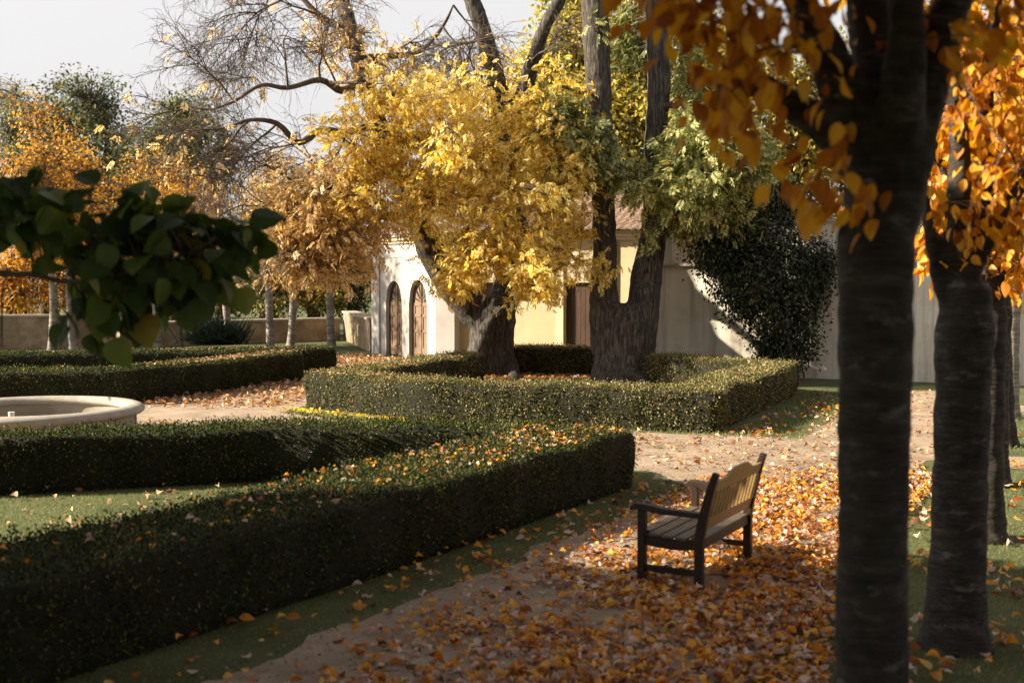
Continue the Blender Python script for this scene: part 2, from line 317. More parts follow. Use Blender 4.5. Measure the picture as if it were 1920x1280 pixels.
# ------------------------------------------------------------------ hedges
def densify(poly, step):
    out = []
    for i in range(len(poly) - 1):
        a = np.array(poly[i], float); b = np.array(poly[i + 1], float); k = max(1, int(round(np.linalg.norm(b - a) / step)))
        out += [a + (b - a) * j / k for j in range(k)]
    out.append(np.array(poly[-1], float)); return np.array(out)
HEDGE_TOPS = []
def hedge(line, wd, ht, leaf, dens, label, mat='hedge_leaf', side=0, group='clipped box hedges of the parterre'):
    """line = centre line; leaves are scattered over the top, both sides and ends"""
    line = [np.array(p, float) for p in line]
    n = len(line); Nn = []
    for i in range(n):                                   # mitred normals
        a = line[i] - line[max(i - 1, 0)] if i else line[1] - line[0]
        b = line[min(i + 1, n - 1)] - line[i] if i < n - 1 else line[-1] - line[-2]
        a /= np.linalg.norm(a); b /= np.linalg.norm(b); t = a + b; t /= np.linalg.norm(t)
        nn = np.array([t[1], -t[0]]); c = max(.5, nn.dot(np.array([a[1], -a[0]]))); Nn.append(nn / c)
    # subdivide stations
    st = []; NN = []
    for i in range(n - 1):
        k = max(1, int(np.linalg.norm(line[i + 1] - line[i]) / .12))
        for j in range(k): st.append(line[i] + (line[i + 1] - line[i]) * j / k); NN.append(Nn[i] + (Nn[i + 1] - Nn[i]) * j / k)
    st.append(line[-1]); NN.append(Nn[-1])
    st = np.array(st); NN = np.array(NN)
    prof = []; hw = wd / 2
    for z in np.linspace(0, ht - .03, 6): prof.append((-hw, z))
    for x in np.linspace(-hw + .03, hw - .03, 8): prof.append((x, ht))
    for z in np.linspace(ht - .03, 0, 6): prof.append((hw, z))
    rings = []
    for s_, nn in zip(st, NN):
        r = []
        for (x, z) in prof:
            q = Vector((s_[0] + nn[0] * x, s_[1] + nn[1] * x, z))
            d = noise.noise_vector(q * 3.0) * .035 + noise.noise_vector(q * .9) * .05
            bulge = 1 + .03 * math.sin(z / ht * 3)
            r.append(((s_[0] + nn[0] * x * bulge) + d.x * (z > .01), s_[1] + nn[1] * x * bulge + d.y * (z > .01), max(0, z + d.z * (z > .3) - .02)))
        rings.append(r)
    root = empty('hedge', (float(st[len(st) // 2][0]), float(st[len(st) // 2][1]), 0), label, 'hedge', group)
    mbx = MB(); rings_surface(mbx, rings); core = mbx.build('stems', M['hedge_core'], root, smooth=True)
    # leaves
    RA = np.array(rings); k = RA.shape[1]; seg = len(rings) - 1
    A = RA[:-1, :-1]; B = RA[1:, :-1]; Cc = RA[1:, 1:]; D = RA[:-1, 1:]
    cen = (A + B + Cc + D) / 4
    nr = np.cross(Cc - A, D - B); area = np.linalg.norm(nr, axis=2) / 2; nr = nr / (area[..., None] * 2 + 1e-9)
    mid = st[:-1] * .5 + st[1:] * .5
    outv = cen - np.concatenate([np.repeat(mid[:, None, :], k - 1, 1), np.full((seg, k - 1, 1), ht * .5)], axis=2)
    sg = np.sign((outv * nr).sum(2)); sg[sg == 0] = 1; nr *= sg[..., None]
    area = area.ravel(); num = int(area.sum() * dens); idx = rng.choice(len(area), num, p=area / area.sum())
    u, v = rng.random((2, num, 1))
    f = lambda X: X.reshape(-1, 3)[idx]
    pos = f(A) * (1 - u) * (1 - v) + f(B) * u * (1 - v) + f(Cc) * u * v + f(D) * (1 - u) * v
    nn_ = f(nr)
    # ends
    for end, sgn in ((0, -1), (-1, 1)):
        ne = int(wd * ht * dens); t = (st[1] - st[0]) if end == 0 else (st[-1] - st[-2]); t = t / np.linalg.norm(t) * sgn
        xx = (rng.random(ne) - .5) * wd; zz = rng.random(ne) * ht
        pe = np.stack([st[end][0] + NN[end][0] * xx, st[end][1] + NN[end][1] * xx, zz], 1)
        pos = np.concatenate([pos, pe]); nn_ = np.concatenate([nn_, np.tile([t[0], t[1], 0], (ne, 1))])
    side_ = np.abs(nn_[:, 2]) < .6
    nq = np.array([noise.noise(Vector((q[0] * 3.5, q[1] * 3.5, q[2] * 1.2))) + .5 * noise.noise(Vector((q[0] * 11, q[1] * 11, q[2] * 2.5))) for q in pos])
    kp = (~side_) | (rng.random(len(pos)) < np.clip(.72 + nq * 1.4, .25, 1)); pos = pos[kp]; nn_ = nn_[kp]
    num = len(pos)
    pos = pos + np.array([0, 0, 1.0]) * ((nn_[:, 2:3] > .6) * rng.random((num, 1)) ** 5 * .07)
    pos = pos + nn_ * (rng.random((num, 1)) ** 2 * .055 - .012)
    # stray sprigs
    up = norm(nn_ + rng.normal(size=(num, 3)) * .55)
    d = norm(np.array([0, 0, .5]) + nn_ * .7 + rng.normal(size=(num, 3)) * .8)
    V, Fq = instance(T_RH, pos, d, up, leaf * (.7 + .6 * rng.random(num)))
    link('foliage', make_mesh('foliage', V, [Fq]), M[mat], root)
    HEDGE_TOPS.append((st, NN, hw, ht))
    return root
AX = np.array([.53, .848])
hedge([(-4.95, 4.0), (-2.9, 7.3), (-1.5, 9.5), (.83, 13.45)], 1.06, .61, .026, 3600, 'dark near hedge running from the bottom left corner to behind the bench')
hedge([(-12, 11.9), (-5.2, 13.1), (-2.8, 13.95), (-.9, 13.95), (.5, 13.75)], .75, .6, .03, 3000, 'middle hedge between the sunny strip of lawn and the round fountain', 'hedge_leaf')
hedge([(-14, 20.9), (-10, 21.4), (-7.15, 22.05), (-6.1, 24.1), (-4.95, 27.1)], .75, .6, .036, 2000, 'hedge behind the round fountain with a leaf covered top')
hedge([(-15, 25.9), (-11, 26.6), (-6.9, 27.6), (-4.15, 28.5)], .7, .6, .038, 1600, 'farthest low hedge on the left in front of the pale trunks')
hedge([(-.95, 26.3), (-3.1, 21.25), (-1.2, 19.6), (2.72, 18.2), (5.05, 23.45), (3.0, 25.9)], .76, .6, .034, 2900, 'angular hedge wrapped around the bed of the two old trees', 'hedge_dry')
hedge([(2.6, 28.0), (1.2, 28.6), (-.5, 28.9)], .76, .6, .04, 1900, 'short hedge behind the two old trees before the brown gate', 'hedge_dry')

# ------------------------------------------------------------------ fallen leaves
def litter(name, pts, size, mat, label, tilt=.45, lift=.012, tmpl=None):
    n = len(pts); mbx = MB()
    which = rng.integers(0, 3, n)
    for k, T in enumerate(tmpl or (T_OV, T_OV2, T_OV3)):
        p = pts[which == k]
        if not len(p): continue
        m_ = len(p); a = rng.random(m_) * 6.283
        d = np.stack([np.cos(a), np.sin(a), rng.normal(size=m_) * .18], 1)
        up = norm(np.array([0, 0, 1.0]) + rng.normal(size=(m_, 3)) * tilt)
        up[rng.random(m_) < .35] *= -1
        V, Fx = instance(T, p + np.array([0, 0, lift]) + np.stack([np.zeros(m_), np.zeros(m_), rng.random(m_) * .02], 1), d, up, size * (.55 + .75 * rng.random(m_)))
        mbx.add(V, [Fx])
    return tag(mbx.build(name, M[mat]), label, 'fallen leaves', kind='stuff')
def scatter(poly, dens, fn=None, z=.012):
    xs = [p[0] for p in poly]; ys = [p[1] for p in poly]
    A_ = (max(xs) - min(xs)) * (max(ys) - min(ys)); n = int(A_ * dens)
    p = np.stack([rng.uniform(min(xs), max(xs), n), rng.uniform(min(ys), max(ys), n), np.full(n, z)], 1)
    p = p[in_poly(p, poly)]
    if fn is not None: p = p[rng.random(len(p)) < fn(p)]
    return p
def nzv(p, s, off=0): return np.array([noise.noise(Vector((q[0] * s + off, q[1] * s, 3.1))) for q in p])
# main path: dense under the bench and to its right, thinner towards the near hedge
def dens_main(p):
    x = p[:, 0] - (-2.2 + .5 * (p[:, 1] - 6.0))            # distance right of the grass strip
    q = np.clip((x - .05) / 2.0, 0, 1) ** 1.6
    q = .015 + q * .985
    far = np.clip((14.6 - p[:, 1]) / 1.2, 0, 1)
    nzz = nzv(p, 1.1) * 1.3 + nzv(p, 3.0, 9) * .8
    return np.clip(q * (1 + nzz * 1.3), 0.01, 1) * (far * .97 + .03)
near_poly = [(-3.2, 4.5), (1.0, 4.5), (2.35, 8.6), (4.9, 13.9), (4.6, 14.8), (2.0, 14.4), (.9, 11.9), (-1.9, 7.4)]
pts = scatter(near_poly, 800, dens_main)
litter('fallen_leaves', pts, .064, 'litter', 'thick carpet of orange and yellow leaves on the path round the bench')
pts = scatter([(-2.6, 5.5), (1.2, 5.5), (2.3, 8.6), (4.7, 14), (4.2, 17), (1.6, 17.4), (1.4, 12.2), (-1.3, 7.6)], 260)
litter('leaf_crumbs', pts, .03, 'crumbs', 'small brown leaf crumbs and grit on the gravel path', tmpl=(T_RH, T_RH, T_RH), lift=0, tilt=.25)
# lawns on the right and by the hedges
pts = scatter([(.9, 4.5), (9, 4.5), (11, 20), (7.4, 20), (4.8, 14), (2.3, 8.6)], 70, lambda p: np.clip(.35 + nzv(p, .9) * 1.6, .05, 1) * np.clip((18 - p[:, 1]) / 8, .15, 1))
litter('scattered_leaves', pts, .09, 'litter', 'orange leaves scattered over the shaded lawn under the tree row', lift=.035)
pts = scatter([(-3.2, 5.5), (-1.5, 7.4), (1.3, 12), (2, 13.6), (1.5, 13.6), (-.8, 9.6), (-2.6, 6.9)], 20)
litter('scattered_leaves', pts, .085, 'litter', 'curled leaves on the strip of grass along the near hedge', lift=.03)
pts = scatter([(-8, 9), (-1.9, 10.4), (-.2, 13), (-8, 13.6)], 9)
litter('scattered_leaves', pts, .08, 'litter_pale', 'few pale leaves on the sunny strip of lawn behind the near hedge', lift=.03)
pts = scatter(OCT, 230, lambda p: np.clip(.75 + nzv(p, .8), .1, 1))
litter('fallen_leaves', pts, .1, 'litter', 'golden leaf litter round the trunks of the two old trees', tmpl=(T_RH, T_RH, T_RH))
pts = scatter([(-6.4, 26.5), (-7.4, 22.6), (-6.6, 21.2), (-3.9, 20.5), (-2.9, 24), (-1.2, 28.5), (.4, 31.2), (-2.8, 32.9), (-4.3, 35), (-7, 37), (-4.5, 29.5)], 190, lambda p: np.clip(.7 + nzv(p, .7) * 1.2, .05, 1) * np.clip((p[:, 1] - 20.6) / 1.6, .08, 1))
litter('fallen_leaves', pts, .1, 'litter_pale', 'tan and orange leaves covering the path towards the white pavilion', tmpl=(T_RH, T_RH, T_OV2))
pts = scatter([(1.5, 14.2), (4.7, 14.2), (9, 24), (7.1, 24), (4, 17.2), (-14, 21), (-14, 16)], 26)
litter('scattered_leaves', pts, .08, 'litter_pale', 'stray leaves on the sunlit gravel junction')
pts = scatter([(1.4, 17.9), (4.0, 16.9), (7.2, 24.1), (6.3, 24.1), (3.1, 17.6)], 60, lambda p: np.clip(.4 + nzv(p, 1) * 1.5, .02, 1))
litter('scattered_leaves', pts, .08, 'litter', 'leaves on the grass verge of the angular hedge', lift=.03)
# leaves lying on the hedges
def on_hedge(i, dens, f=lambda s: 1, z0=.03):
    st, NN, hw, ht = HEDGE_TOPS[i]; L_ = np.linalg.norm(st[-1] - st[0]) ; n = int(np.sum(np.linalg.norm(np.diff(st, axis=0), axis=1)) * hw * 2 * dens)
    k = rng.integers(0, len(st) - 1, n); u = rng.random((n, 1)); x = ((rng.random((n, 1)) - .5) * 2 * hw)
    p = st[k] * (1 - u) + st[k + 1] * u + NN[k] * x
    p = p[rng.random(n) < np.array([f(q) for q in p])]
    return np.concatenate([p, np.full((len(p), 1), ht + z0)], 1)
litter('leaves_on_hedge', on_hedge(0, 110, lambda q: min(1, max(.22, (q[1] - 8.4) / 3.2))), .052, 'litter', 'orange and yellow leaves caught on the top of the near hedge', lift=0)
litter('leaves_on_hedge', on_hedge(2, 200, lambda q: min(1, max(.03, (q[1] - 22) / 2.2))), .07, 'litter_pale', 'tan leaves lying on the hedge behind the fountain', lift=0, tmpl=(T_RH,) * 3)
litter('leaves_on_hedge', on_hedge(4, 110, lambda q: .9 if q[1] > 20.5 and q[0] < 0 else (.35 if q[1] > 19 else .12)), .065, 'litter_pale', 'tan leaves lying on the angular hedge round the old trees', lift=0, tmpl=(T_RH,) * 3)
litter('leaves_on_hedge', on_hedge(5, 200), .07, 'litter_pale', 'tan leaves lying on the short hedge before the gate', lift=0, tmpl=(T_RH,) * 3)
litter('leaves_on_hedge', on_hedge(3, 60, lambda q: .2 if q[0] < -8 else 1), .07, 'litter_pale', 'tan leaves lying on the farthest low hedge', lift=0, tmpl=(T_RH,) * 3)

# grass blades where the lawn is near
T_BLADE = (np.array([(0, .07, 0), (0, -.07, 0), (.55, -.05, .02), (.55, .05, .02), (1, 0, .1)], dtype=np.float32), np.array([(0, 1, 2), (0, 2, 3), (3, 2, 4)]))
def grass(poly, dens, ht, label, fn=None):
    p = scatter(poly, dens, fn, z=0); n = len(p)
    d = norm(np.array([0, 0, 1.0]) + rng.normal(size=(n, 3)) * [.5, .5, .1]); up = norm(rng.normal(size=(n, 3)) * [1, 1, .1] + [0, 0, .01])
    V, Fx = instance(T_BLADE, p, d, up, ht * (.6 + .8 * rng.random(n)))
    tag(link('grass', make_mesh('grass', V, [Fx]), M['grass']), label, 'grass', kind='stuff')
grass([(-8, 8.5), (-2.2, 9.9), (.0, 13.2), (.0, 13.8), (-8, 13.2)], 3000, .024, 'short sunlit grass between the near and the middle hedge')
grass([(.9, 4.5), (5, 4.5), (9.5, 14.2), (4.8, 14.2), (2.3, 8.6), (1.4, 6.9)], 2000, .026, 'short shaded grass under the row of trees on the right')
grass([(-3.4, 5.2), (-1.9, 6.6), (-1.35, 7.45), (1.1, 11.6), (2.0, 13.3), (1.4, 14.3), (1.0, 13.9), (-2.9, 7)], 2600, .022, 'strip of grass along the foot of the near hedge')
grass([(5.6, 15.6), (12, 15), (12, 20), (7.6, 20.4)], 300, .06, 'sunlit grass beyond the narrow cross path')
grass([(1.4, 17.95), (4.0, 16.95), (7.2, 24.1), (5.8, 24.1), (3.4, 18.0), (-1.3, 19.1), (-3.0, 20.6), (-4.1, 20.6), (-2.6, 19.2)], 450, .055, 'grass verge round the angular hedge')

# ------------------------------------------------------------------ flowers
p = scatter([(-3.9, 20.75), (-1.55, 18.95), (-1.75, 18.75), (-4.1, 20.5)], 260, z=.07); n = len(p)
V, Fx = instance(T_RH, p, rand_dirs(n) * [1, 1, .3], norm(rng.normal(size=(n, 3)) * .4 + [0, 0, 1]), .07)
tag(link('yellow_flowers', make_mesh('yellow_flowers', V, [Fx]), M['flower']), 'low strip of small yellow flowers at the foot of the angular hedge', 'flowers', kind='stuff')

# ------------------------------------------------------------------ fountain
def lathe(mbx, prof, seg=96, c=(0, 0)):
    k = len(prof); V = []
    for i in range(seg):
        a = i / seg * 2 * math.pi
        for r, z in prof: V.append((c[0] + math.cos(a) * r, c[1] + math.sin(a) * r, z))
    q = [(i * k + j, ((i + 1) % seg) * k + j, ((i + 1) % seg) * k + j + 1, i * k + j + 1) for i in range(seg) for j in range(k - 1)]
    mbx.add(V, [q])
FC = Vector((-6.8, 17.25, 0))
f = empty('fountain', FC, 'round stone fountain basin with a rounded rim on the left', 'fountain')
rim = MB(); pr = []
for i in range(17):
    a = -math.pi / 2 + i / 16 * 2 * math.pi; pr.append((1.4 + math.cos(a) * .15, .385 + math.sin(a) * .075))
lathe(rim, pr, c=(FC.x, FC.y)); rim.build('rim', M['stone'], f, smooth=True)
b_ = MB(); lathe(b_, [(1.50, 0), (1.50, .07), (1.44, .09), (1.44, .11), (1.43, .33)], c=(FC.x, FC.y)); b_.build('basin_wall', M['stone'], f)
b_ = MB(); lathe(b_, [(1.3, .33), (1.3, .06), (0, .055)], c=(FC.x, FC.y)); b_.build('basin_floor', M['stone_in'], f)
for i in range(14):
    a = i / 14 * 6.2832 + .12; Mt = Matrix.Translation(FC) @ Matrix.Rotation(a, 4, 'Z')
    b_ = MB(); b_.box((1.437, 0, .22), (.02, .05, .2), Mt); b_.build('joint', M['stone_in'], f)
b_ = MB(); b_.tube([(FC.x - .15, FC.y - .3, .05), (FC.x - .15, FC.y - .3, .3), (FC.x - .15, FC.y - .3, .4)], [.035, .035, .045], 12); b_.build('nozzle', M['metal'], f)

# ------------------------------------------------------------------ bench
bl = G(1308, 1106); bdir = Vector((.479, .878, 0)); fdir = Vector((-.878, .479, 0))
BM_ = Matrix(((bdir.x, fdir.x, 0, bl.x), (bdir.y, fdir.y, 0, bl.y), (0, 0, 1, 0), (0, 0, 0, 1)))   # local x along length, y to the front
bench = empty('park_bench', bl + bdir * .6 + fdir * .2, 'dark wooden garden bench with slatted back standing on fallen leaves', 'bench')
LB = 1.2
def bev(o, wd=.006):
    md = o.modifiers.new('bevel', 'BEVEL'); md.width = wd; md.segments = 2; md.limit_method = 'ANGLE'; return o
def quadbar(pts, wx, wy):
    """bar swept in local yz with widths wx (along x) and wy (along path normal)"""
    mbx = MB(); rings = []
    for i, (x, y, z) in enumerate(pts):
        p0 = pts[max(i - 1, 0)]; p1 = pts[min(i + 1, len(pts) - 1)]
        t = Vector((0, p1[1] - p0[1], p1[2] - p0[2])).normalized(); n_ = Vector((0, -t.z, t.y))
        w_ = wy[i] if isinstance(wy, (list, tuple)) else wy
        rings.append([tuple(BM_ @ (Vector((x, y, z)) + Vector((sx_ * wx / 2, 0, 0)) + n_ * (sn * w_ / 2))) for sx_, sn in ((-1, -1), (1, -1), (1, 1), (-1, 1))])
    rings_surface(mbx, rings); return mbx
for x in (.03, LB - .03):
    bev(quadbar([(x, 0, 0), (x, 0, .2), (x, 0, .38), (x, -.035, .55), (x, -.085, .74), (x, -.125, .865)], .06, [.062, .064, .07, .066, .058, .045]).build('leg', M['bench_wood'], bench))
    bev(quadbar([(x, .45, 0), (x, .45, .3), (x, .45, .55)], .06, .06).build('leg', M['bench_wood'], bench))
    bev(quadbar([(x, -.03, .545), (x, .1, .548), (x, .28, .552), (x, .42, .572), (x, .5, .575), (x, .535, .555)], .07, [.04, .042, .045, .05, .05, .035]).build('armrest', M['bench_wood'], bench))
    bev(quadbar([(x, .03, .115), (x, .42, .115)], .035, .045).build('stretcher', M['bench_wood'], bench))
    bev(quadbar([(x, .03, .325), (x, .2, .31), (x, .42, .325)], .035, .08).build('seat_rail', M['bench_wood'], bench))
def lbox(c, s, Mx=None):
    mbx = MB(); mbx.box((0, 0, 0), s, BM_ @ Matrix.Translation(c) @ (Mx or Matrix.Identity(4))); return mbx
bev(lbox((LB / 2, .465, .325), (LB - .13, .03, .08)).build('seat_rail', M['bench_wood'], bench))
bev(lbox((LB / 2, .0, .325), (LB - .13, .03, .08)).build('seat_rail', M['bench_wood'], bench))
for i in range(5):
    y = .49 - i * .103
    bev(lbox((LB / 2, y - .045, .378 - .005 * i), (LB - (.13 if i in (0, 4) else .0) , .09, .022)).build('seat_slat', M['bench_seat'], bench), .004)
lean = math.atan2(.09, .3)
def backpt(z):                                            # y of the back plane at height z
    return -.0 - (z - .38) * .26 if z > .38 else 0
mbx = MB(); rings = []; n = 25                              # crest rail with a raised camel back
for i in range(n):
    x = .06 + (LB - .12) * i / (n - 1); u = (x / LB - .5) * 2; e = 0
    if abs(u) < .62: e = .5 + .5 * math.cos(u / .62 * math.pi); 
    zt = .795 + .06 * min(1, 1.6 * e); zb = .72
    rings.append([tuple(BM_ @ Vector((x, backpt(z) + s_, z))) for z, s_ in ((zb, -.014), (zb, .014), (zt, .014), (zt, -.014))])
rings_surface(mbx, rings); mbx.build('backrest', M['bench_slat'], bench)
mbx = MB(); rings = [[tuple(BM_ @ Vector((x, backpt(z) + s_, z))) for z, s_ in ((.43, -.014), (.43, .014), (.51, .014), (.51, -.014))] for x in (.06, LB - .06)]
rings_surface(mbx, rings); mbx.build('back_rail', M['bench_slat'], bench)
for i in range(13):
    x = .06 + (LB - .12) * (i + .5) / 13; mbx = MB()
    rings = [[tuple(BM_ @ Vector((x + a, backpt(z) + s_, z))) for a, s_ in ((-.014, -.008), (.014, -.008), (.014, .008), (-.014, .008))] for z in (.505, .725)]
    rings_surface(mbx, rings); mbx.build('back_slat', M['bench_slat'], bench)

# ------------------------------------------------------------------ buildings and walls
U = Vector((.91, -.415, 0)); U.normalize(); W = Vector((.415, .91, 0)); W.normalize()     # along the facade, into the building
def wall_strip(pts, ht, th, mat, name, parent=None, cap=None, zb=0):
    """vertical wall along pts (2D), thickness away from the camera"""
    mbx = MB()
    for a, b in zip(pts[:-1], pts[1:]):
        a = Vector((*a, 0)); b = Vector((*b, 0)); t = (b - a).normalized(); n_ = Vector((-t.y, t.x, 0))
        poly = [a, b, b + n_ * th, a + n_ * th]; mbx.prism([(p.x, p.y) for p in poly], zb, ht)
    return mbx.build(name, mat, parent)
V0 = G(697, 662); V1 = G(817, 677); V2 = V1 + U * .56
bld = empty('garden_pavilion', V1, 'white and cream garden pavilion with arched doors and a tiled roof behind the old tree', 'building')
hE = 3.35
poly = [V0, V1, V2, V2 + W * .35, V2 + W * .35 + U * 6.0, V2 + W * 4 + U * 6.0, V0 + W * 3]
def arch_face(A, B, ht, openings, th, mat, name, parent):
    """wall A->B with arched openings [(u0,u1,zspring)], built as a grid of quads"""
    t = (B - A); L_ = t.length; t = t / L_; n_ = Vector((-t.y, t.x, 0))
    us = sorted(set([0, L_] + [round(a + (b - a) * i / 12, 4) for a, b, z in openings for i in range(13)]))
    mbx = MB()
    for u0, u1 in zip(us[:-1], us[1:]):
        z0a = z0b = 0
        for a, b, zs in openings:
            if u0 >= a - 1e-3 and u1 <= b + 1e-3:
                r = (b - a) / 2; c = (a + b) / 2
                z0a = zs + 1.25 * math.sqrt(max(0, r * r - (u0 - c) ** 2)); z0b = zs + 1.25 * math.sqrt(max(0, r * r - (u1 - c) ** 2))
        V = [A + t * u + n_ * s_ + Vector((0, 0, z)) for s_ in (0, th) for u, z in ((u0, z0a), (u1, z0b), (u1, ht), (u0, ht))]
        mbx.add([tuple(v) for v in V], [[(0, 1, 2, 3), (7, 6, 5, 4), (0, 4, 5, 1), (3, 2, 6, 7), (0, 3, 7, 4), (1, 5, 6, 2)]])
    return mbx.build(name, mat, parent)
def build_door(A, B, a, b, zs, parent):
    t = (B - A).normalized(); n_ = Vector((-t.y, t.x, 0)); r = (b - a) / 2; c = (a + b) / 2
    def pt(u, z, s_): return tuple(A + t * u + n_ * (.14 + s_) + Vector((0, 0, z)))
    k = 16; arc = [(c - r * math.cos(i / k * math.pi), zs + 1.25 * r * math.sin(i / k * math.pi)) for i in range(k + 1)]
    m1 = MB(); ring = [(a, .02)] + arc + [(b, .02)]; n = len(ring)
    m1.add([pt(u, z, 0) for u, z in ring] + [pt(u, z, .05) for u, z in ring], [[tuple(range(n))[::-1]], [tuple(range(n, 2 * n))], [(i, i + 1, n + i + 1, n + i) for i in range(n - 1)]])
    d = m1.build('door', M['door_wood'], parent)
    # frame following the arch, centre seam, rails, fan bars
    fr = MB()
    ringo = [(a, .02)] + arc + [(b, .02)]; ri = [(c + (u - c) * .86, zs + (z - zs) * .86 if z > zs else z) for u, z in ringo]
    for i in range(n - 1):
        q = [pt(*ringo[i], -.035), pt(*ringo[i + 1], -.035), pt(*ri[i + 1], -.035), pt(*ri[i], -.035), pt(*ringo[i], 0), pt(*ringo[i + 1], 0), pt(*ri[i + 1], 0), pt(*ri[i], 0)]
        fr.add(q, [[(0, 1, 2, 3), (0, 4, 5, 1), (3, 2, 6, 7)]])
    fr.build('door_frame', M['door_dark'], d)
    ra = MB()
    def bar(u0, u1, z0, z1, dpt=-.022):
        q = [pt(u, z, s_) for s_ in (dpt, .002) for u, z in ((u0, z0), (u1, z0), (u1, z1), (u0, z1))]
        ra.add(q, [[(0, 1, 2, 3), (0, 4, 5, 1), (3, 2, 6, 7), (0, 3, 7, 4), (1, 5, 6, 2)]])
    for s_ in (-1, 1):
        ui, uo = c + s_ * .02, c + s_ * r * .84
        u0, u1 = min(ui, uo), max(ui, uo)
        for z0, z1 in ((.03, .3), (.72, .8), (1.14, 1.22), (zs - .06, zs + .02)): bar(u0, u1, z0, z1)
        bar(u0, u0 + .05, .3, zs); bar(u1 - .05, u1, .3, zs)
    ra.build('door_rail', M['door_wood'], d)
    gp = MB(); q = [pt(u, z, s_) for s_ in (-.026, .0) for u, z in ((c - .012, .03), (c + .012, .03), (c + .012, zs + r * 1.1), (c - .012, zs + r * 1.1))]
    gp.add(q, [[(0, 1, 2, 3), (0, 4, 5, 1), (3, 2, 6, 7), (0, 3, 7, 4), (1, 5, 6, 2)]])
    for kk in range(7):
        an = math.pi * (kk + .5) / 7; u1 = c - r * .8 * math.cos(an); z1 = zs + .04 + 1.0 * r * math.sin(an); u0 = c - r * .2 * math.cos(an); z0 = zs + .04 + .25 * r * math.sin(an)
        dx, dz = (z1 - z0), -(u1 - u0); ll = math.hypot(dx, dz); dx *= .012 / ll; dz *= .012 / ll
        gp.add([pt(u0 - dx, z0 - dz, -.024), pt(u0 + dx, z0 + dz, -.024), pt(u1 + dx * 2, z1 + dz * 2, -.024), pt(u1 - dx * 2, z1 - dz * 2, -.024)], [[(0, 1, 2, 3)]])
    gp.build('door_groove', M['dark_gap'], d)
LF = (V1 - V0).length
ops = [(LF * .243, LF * .499, 1.5), (LF * .607, LF * .876, 1.5)]
arch_face(V0, V1, hE, ops, .3, M['plaster_white'], 'wall', bld)
for a, b, z in ops: build_door(V0, V1, a, b, z, bld)
wall_strip([(V1.x, V1.y), (V2.x, V2.y)], hE, .3, M['plaster_white'], 'wall', bld)
# recessed cream facade with a door and a gate
S0 = V2 + W * .35
def seg(u0, u1, z0, z1, dep, name, mat, th=.12, parent=bld):
    a = S0 + U * u0 + W * dep; b = S0 + U * u1 + W * dep; mbx = MB()
    mbx.prism([(p.x, p.y) for p in (a, b, b + W * th, a + W * th)], z0, z1); return mbx.build(name, mat, parent)
mbx = MB()
for u0, u1, z0, z1 in ((0, .28, 0, hE), (.28, 1.1, 2.1, hE), (1.1, 3.0, 0, hE), (3.0, 4.2, 2.1, hE), (4.2, 6.0, 0, hE)):
    a = S0 + U * u0; b = S0 + U * u1; mbx.prism([(p.x, p.y) for p in (a, b, b + W * .3, a + W * .3)], z0, z1)
mbx.build('wall', M['plaster_cream'], bld)
seg(.28, 1.1, .01, 2.1, .12, 'door', M['door_dark'])
g_ = seg(3.0, 4.2, .01, 2.1, .12, 'gate', M['door_dark'])
mbx = MB()
for i in range(9):
    a = S0 + U * (3.02 + i * .131) + W * .1; b = a + U * .12; mbx.prism([(p.x, p.y) for p in (a, b, b + W * .03, a + W * .03)], .03, 2.13)
mbx.build('gate_plank', M['door_dark'], g_)
for u in (1.12, 2.78, 4.22, 5.6): seg(u, u + .2, .0, hE - .2, -.05, 'pilaster', M['trim_cream'], .053)
sd = MB(); q = [V2, V2 + W * .35]; sd.prism([(V2.x - .01, V2.y + .31), (V2.x, V2.y + .3), (S0.x + .0, S0.y), (S0.x - .03, S0.y + .02)], 0, hE); sd.build('wall', M['plaster_cream'], bld)
# cornice following the front
cor = MB(); line = [V0 - (V1 - V0).normalized() * .05, V1, V2, S0, S0 + U * 6.0]
def offs(line, o):
    out = []
    for i, p in enumerate(line):
        a = (line[i] - line[i - 1]).normalized() if i else (line[1] - line[0]).normalized()
        b = (line[i + 1] - line[i]).normalized() if i < len(line) - 1 else (line[-1] - line[-2]).normalized()
        t = a + b
        if t.length < .3: t = a
        t.normalize(); n_ = Vector((t.y, -t.x, 0)); c = max(.6, n_.dot(Vector((a.y, -a.x, 0)))); out.append(p + n_ * (o / c))
    return out
for o_, z0, z1 in ((.06, hE - .18, hE - .1), (.13, hE - .1, hE + .0), (.2, hE, hE + .06)):
    L2 = offs(line, o_); L3 = offs(line, -.2)
    for i in range(len(line) - 1): cor.prism([(p.x, p.y) for p in (L2[i], L2[i + 1], L3[i + 1], L3[i])], z0, z1 - .002 * i)
cor.build('cornice', M['trim_cream'], bld)
# thin string line on the white face
st_ = MB(); t = (V1 - V0).normalized(); n_ = Vector((t.y, -t.x, 0))
for (u0, u1) in ((.05, LF - .05),):
    a = V0 + t * u0 + n_ * .02; b = V0 + t * u1 + n_ * .02; st_.prism([(p.x, p.y) for p in (a, b, b - n_ * .019, a - n_ * .019)], 2.78, 2.82)
a = V0 + t * (LF * .12) + n_ * .04; b = V0 + t * (LF * .15) + n_ * .04; st_.prism([(p.x, p.y) for p in (a, b, b - n_ * .038, a - n_ * .038)], .05, 2.75)
st_.build('trim', M['plaster_white'], bld)
